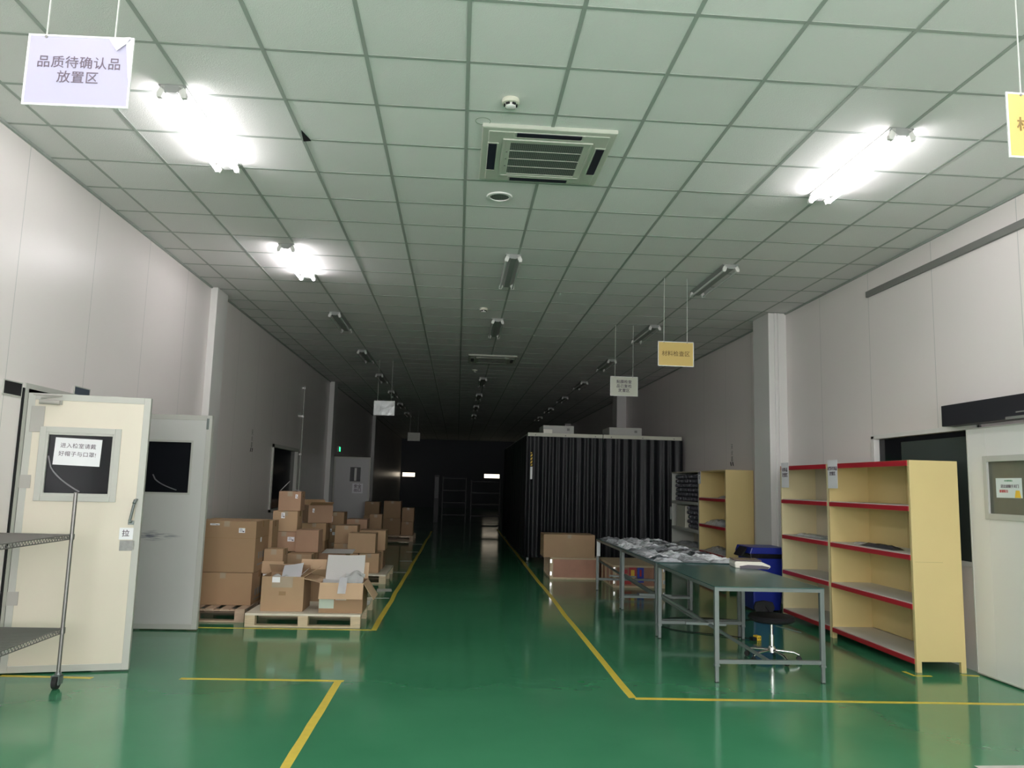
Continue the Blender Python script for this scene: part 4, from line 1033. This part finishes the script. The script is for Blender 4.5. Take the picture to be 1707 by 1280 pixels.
bm = nb(); box(bm, bx0-.03, bx0+.01, by0+.02, by1, 2.45, 2.5); box(bm, bx0, bx1, by1, by1+.04, 2.43, 2.5); box(bm, bx0+.01, bx1, by0+.02, by1, 2.5, 2.51); obj('roof_panel', bm, GREYBOX, bt)
def curtain(name, p0, p1, z0, z1, folds, amp, seed):
    p0, p1 = Vector(p0), Vector(p1); d = p1-p0; L = d.length; u = d/L; nrm = Vector((-u.y, u.x, 0)); bm = nb()
    N = folds*10; rows = 8; V = {}
    for i in range(N+1):
        s = i/N; ph = s*folds*2*PI + 1.6*noise.noise(Vector((s*6, seed, 0)))
        for j in range(rows+1):
            f = j/rows; a = amp*(.45+.55*(1-f))*(1+.5*noise.noise(Vector((s*9, seed, f))))
            p = p0+d*s+nrm*(a*math.sin(ph+.35*noise.noise(Vector((s*5, f*1.4, seed+3))))+.5*a*math.sin(ph*.37+seed))
            V[i, j] = bm.verts.new((p.x, p.y, z0+(z1-z0)*f))
    for i in range(N):
        for j in range(rows): bm.faces.new((V[i, j], V[i+1, j], V[i+1, j+1], V[i, j+1]))
    bmesh.ops.solidify(bm, geom=bm.faces[:], thickness=.003)
    return obj(name, bm, CURTAIN, bt, smooth=True)
curtain('curtain', (bx0-.06, by0-.075, 0), (-.04, by0-.075, 0), .10, 2.44, 11, .020, 1.3)
curtain('curtain', (-.035, by0-.075, 0), (bx1+.03, by0-.075, 0), .10, 2.44, 9, .022, 6.1)
curtain('curtain', (bx0-.06, by0, 0), (bx0-.06, by1, 0), .11, 2.46, 40, .02, 9.7)
curtain('curtain', (bx1+.03, by0, 0), (bx1+.03, by0+1.5, 0), .11, 2.3, 8, .03, 4.4)
bm = nb(); box(bm, bx0+.02, bx0+.055, by0-.155, by0-.15, 1.86, 2.12); wt = obj('warning_tape', bm, YELP, bt)
bm = nb()
for q in range(4):
    z = 1.87+q*.065; prism(bm, [(bx0+.02, z), (bx0+.055, z+.03), (bx0+.055, z+.055), (bx0+.02, z+.025)], by0-.158, by0-.156)
obj('black_stripe', bm, BLACK, wt)
bm = nb(); box(bm, bx0+.018, bx0+.06, by0-.155, by0-.15, 1.60, 1.84); obj('paper_strip', bm, PAPER, bt)
for k, (xa, xb) in enumerate(((1.68, 2.30), (3.02, 3.68))):
    t = thing('fan_filter_unit', ('left', 'right')[k]+' grey fan filter box on top of the black booth', 'fan filter unit', ((xa+xb)/2, 15.75, 2.512), group='fan filter units')
    w = (xb-xa)/2
    bm = nb(); box(bm, -w, w, -.38, .38, 0, .17); obj('casing', bm, GREYBOX, t, bevel=.006)
    bm = nb(); box(bm, w*.55, w*.72, -.384, -.38, .07, .12); obj('control_panel', bm, TRIMG, t)
    if k == 0:
        bm = nb(); box(bm, -w, -w+.18, -.45, -.385, .0, .085); obj('junction_box', bm, SCALEW, t, bevel=.004)

# ------------------------------------------------------------------ far racks in the dark
def rack(label, x, y, w, d, h, lv):
    t = thing('metal_rack', label, 'rack', (x, y, 0), group='racks deep in the hall'); m = RACKM
    for sx in (-1, 1):
        for sy in (-1, 1):
            bm = nb(); box(bm, sx*w/2-.02, sx*w/2+.02, sy*d/2-.02, sy*d/2+.02, 0, h); obj('post', bm, m, t)
    for k in range(lv):
        z = .25+(h-.3)*k/(lv-1); bm = nb(); box(bm, -w/2, w/2, -d/2, d/2, z-.02, z+.02); obj('rack_shelf', bm, m, t)
    return t
rack('dim metal rack at the end of the aisle, left one', -.10, 30.5, .9, .5, 1.7, 4)
rack('dim metal rack at the end of the aisle, middle one', 1.1, 30.0, 1.1, .5, 1.6, 4)
rack('dim metal rack at the end of the aisle, beside the booth', 2.3, 29.0, 1.0, .5, 1.9, 5)
t = thing('narrow_cabinet', 'narrow dark upright cabinet with grey door at the far end of the aisle', 'cabinet', (-.75, 29.0, 0))
bm = nb(); box(bm, -.09, .09, -.1, .1, 0, 1.75); obj('body', bm, RACKM, t, bevel=.01)
bm = nb(); box(bm, -.07, .07, -.106, -.1, .9, 1.68); obj('cabinet_door', bm, mat('dim_grey_door', (.16, .16, .17), .5), t)
print('objects', len(bpy.data.objects))
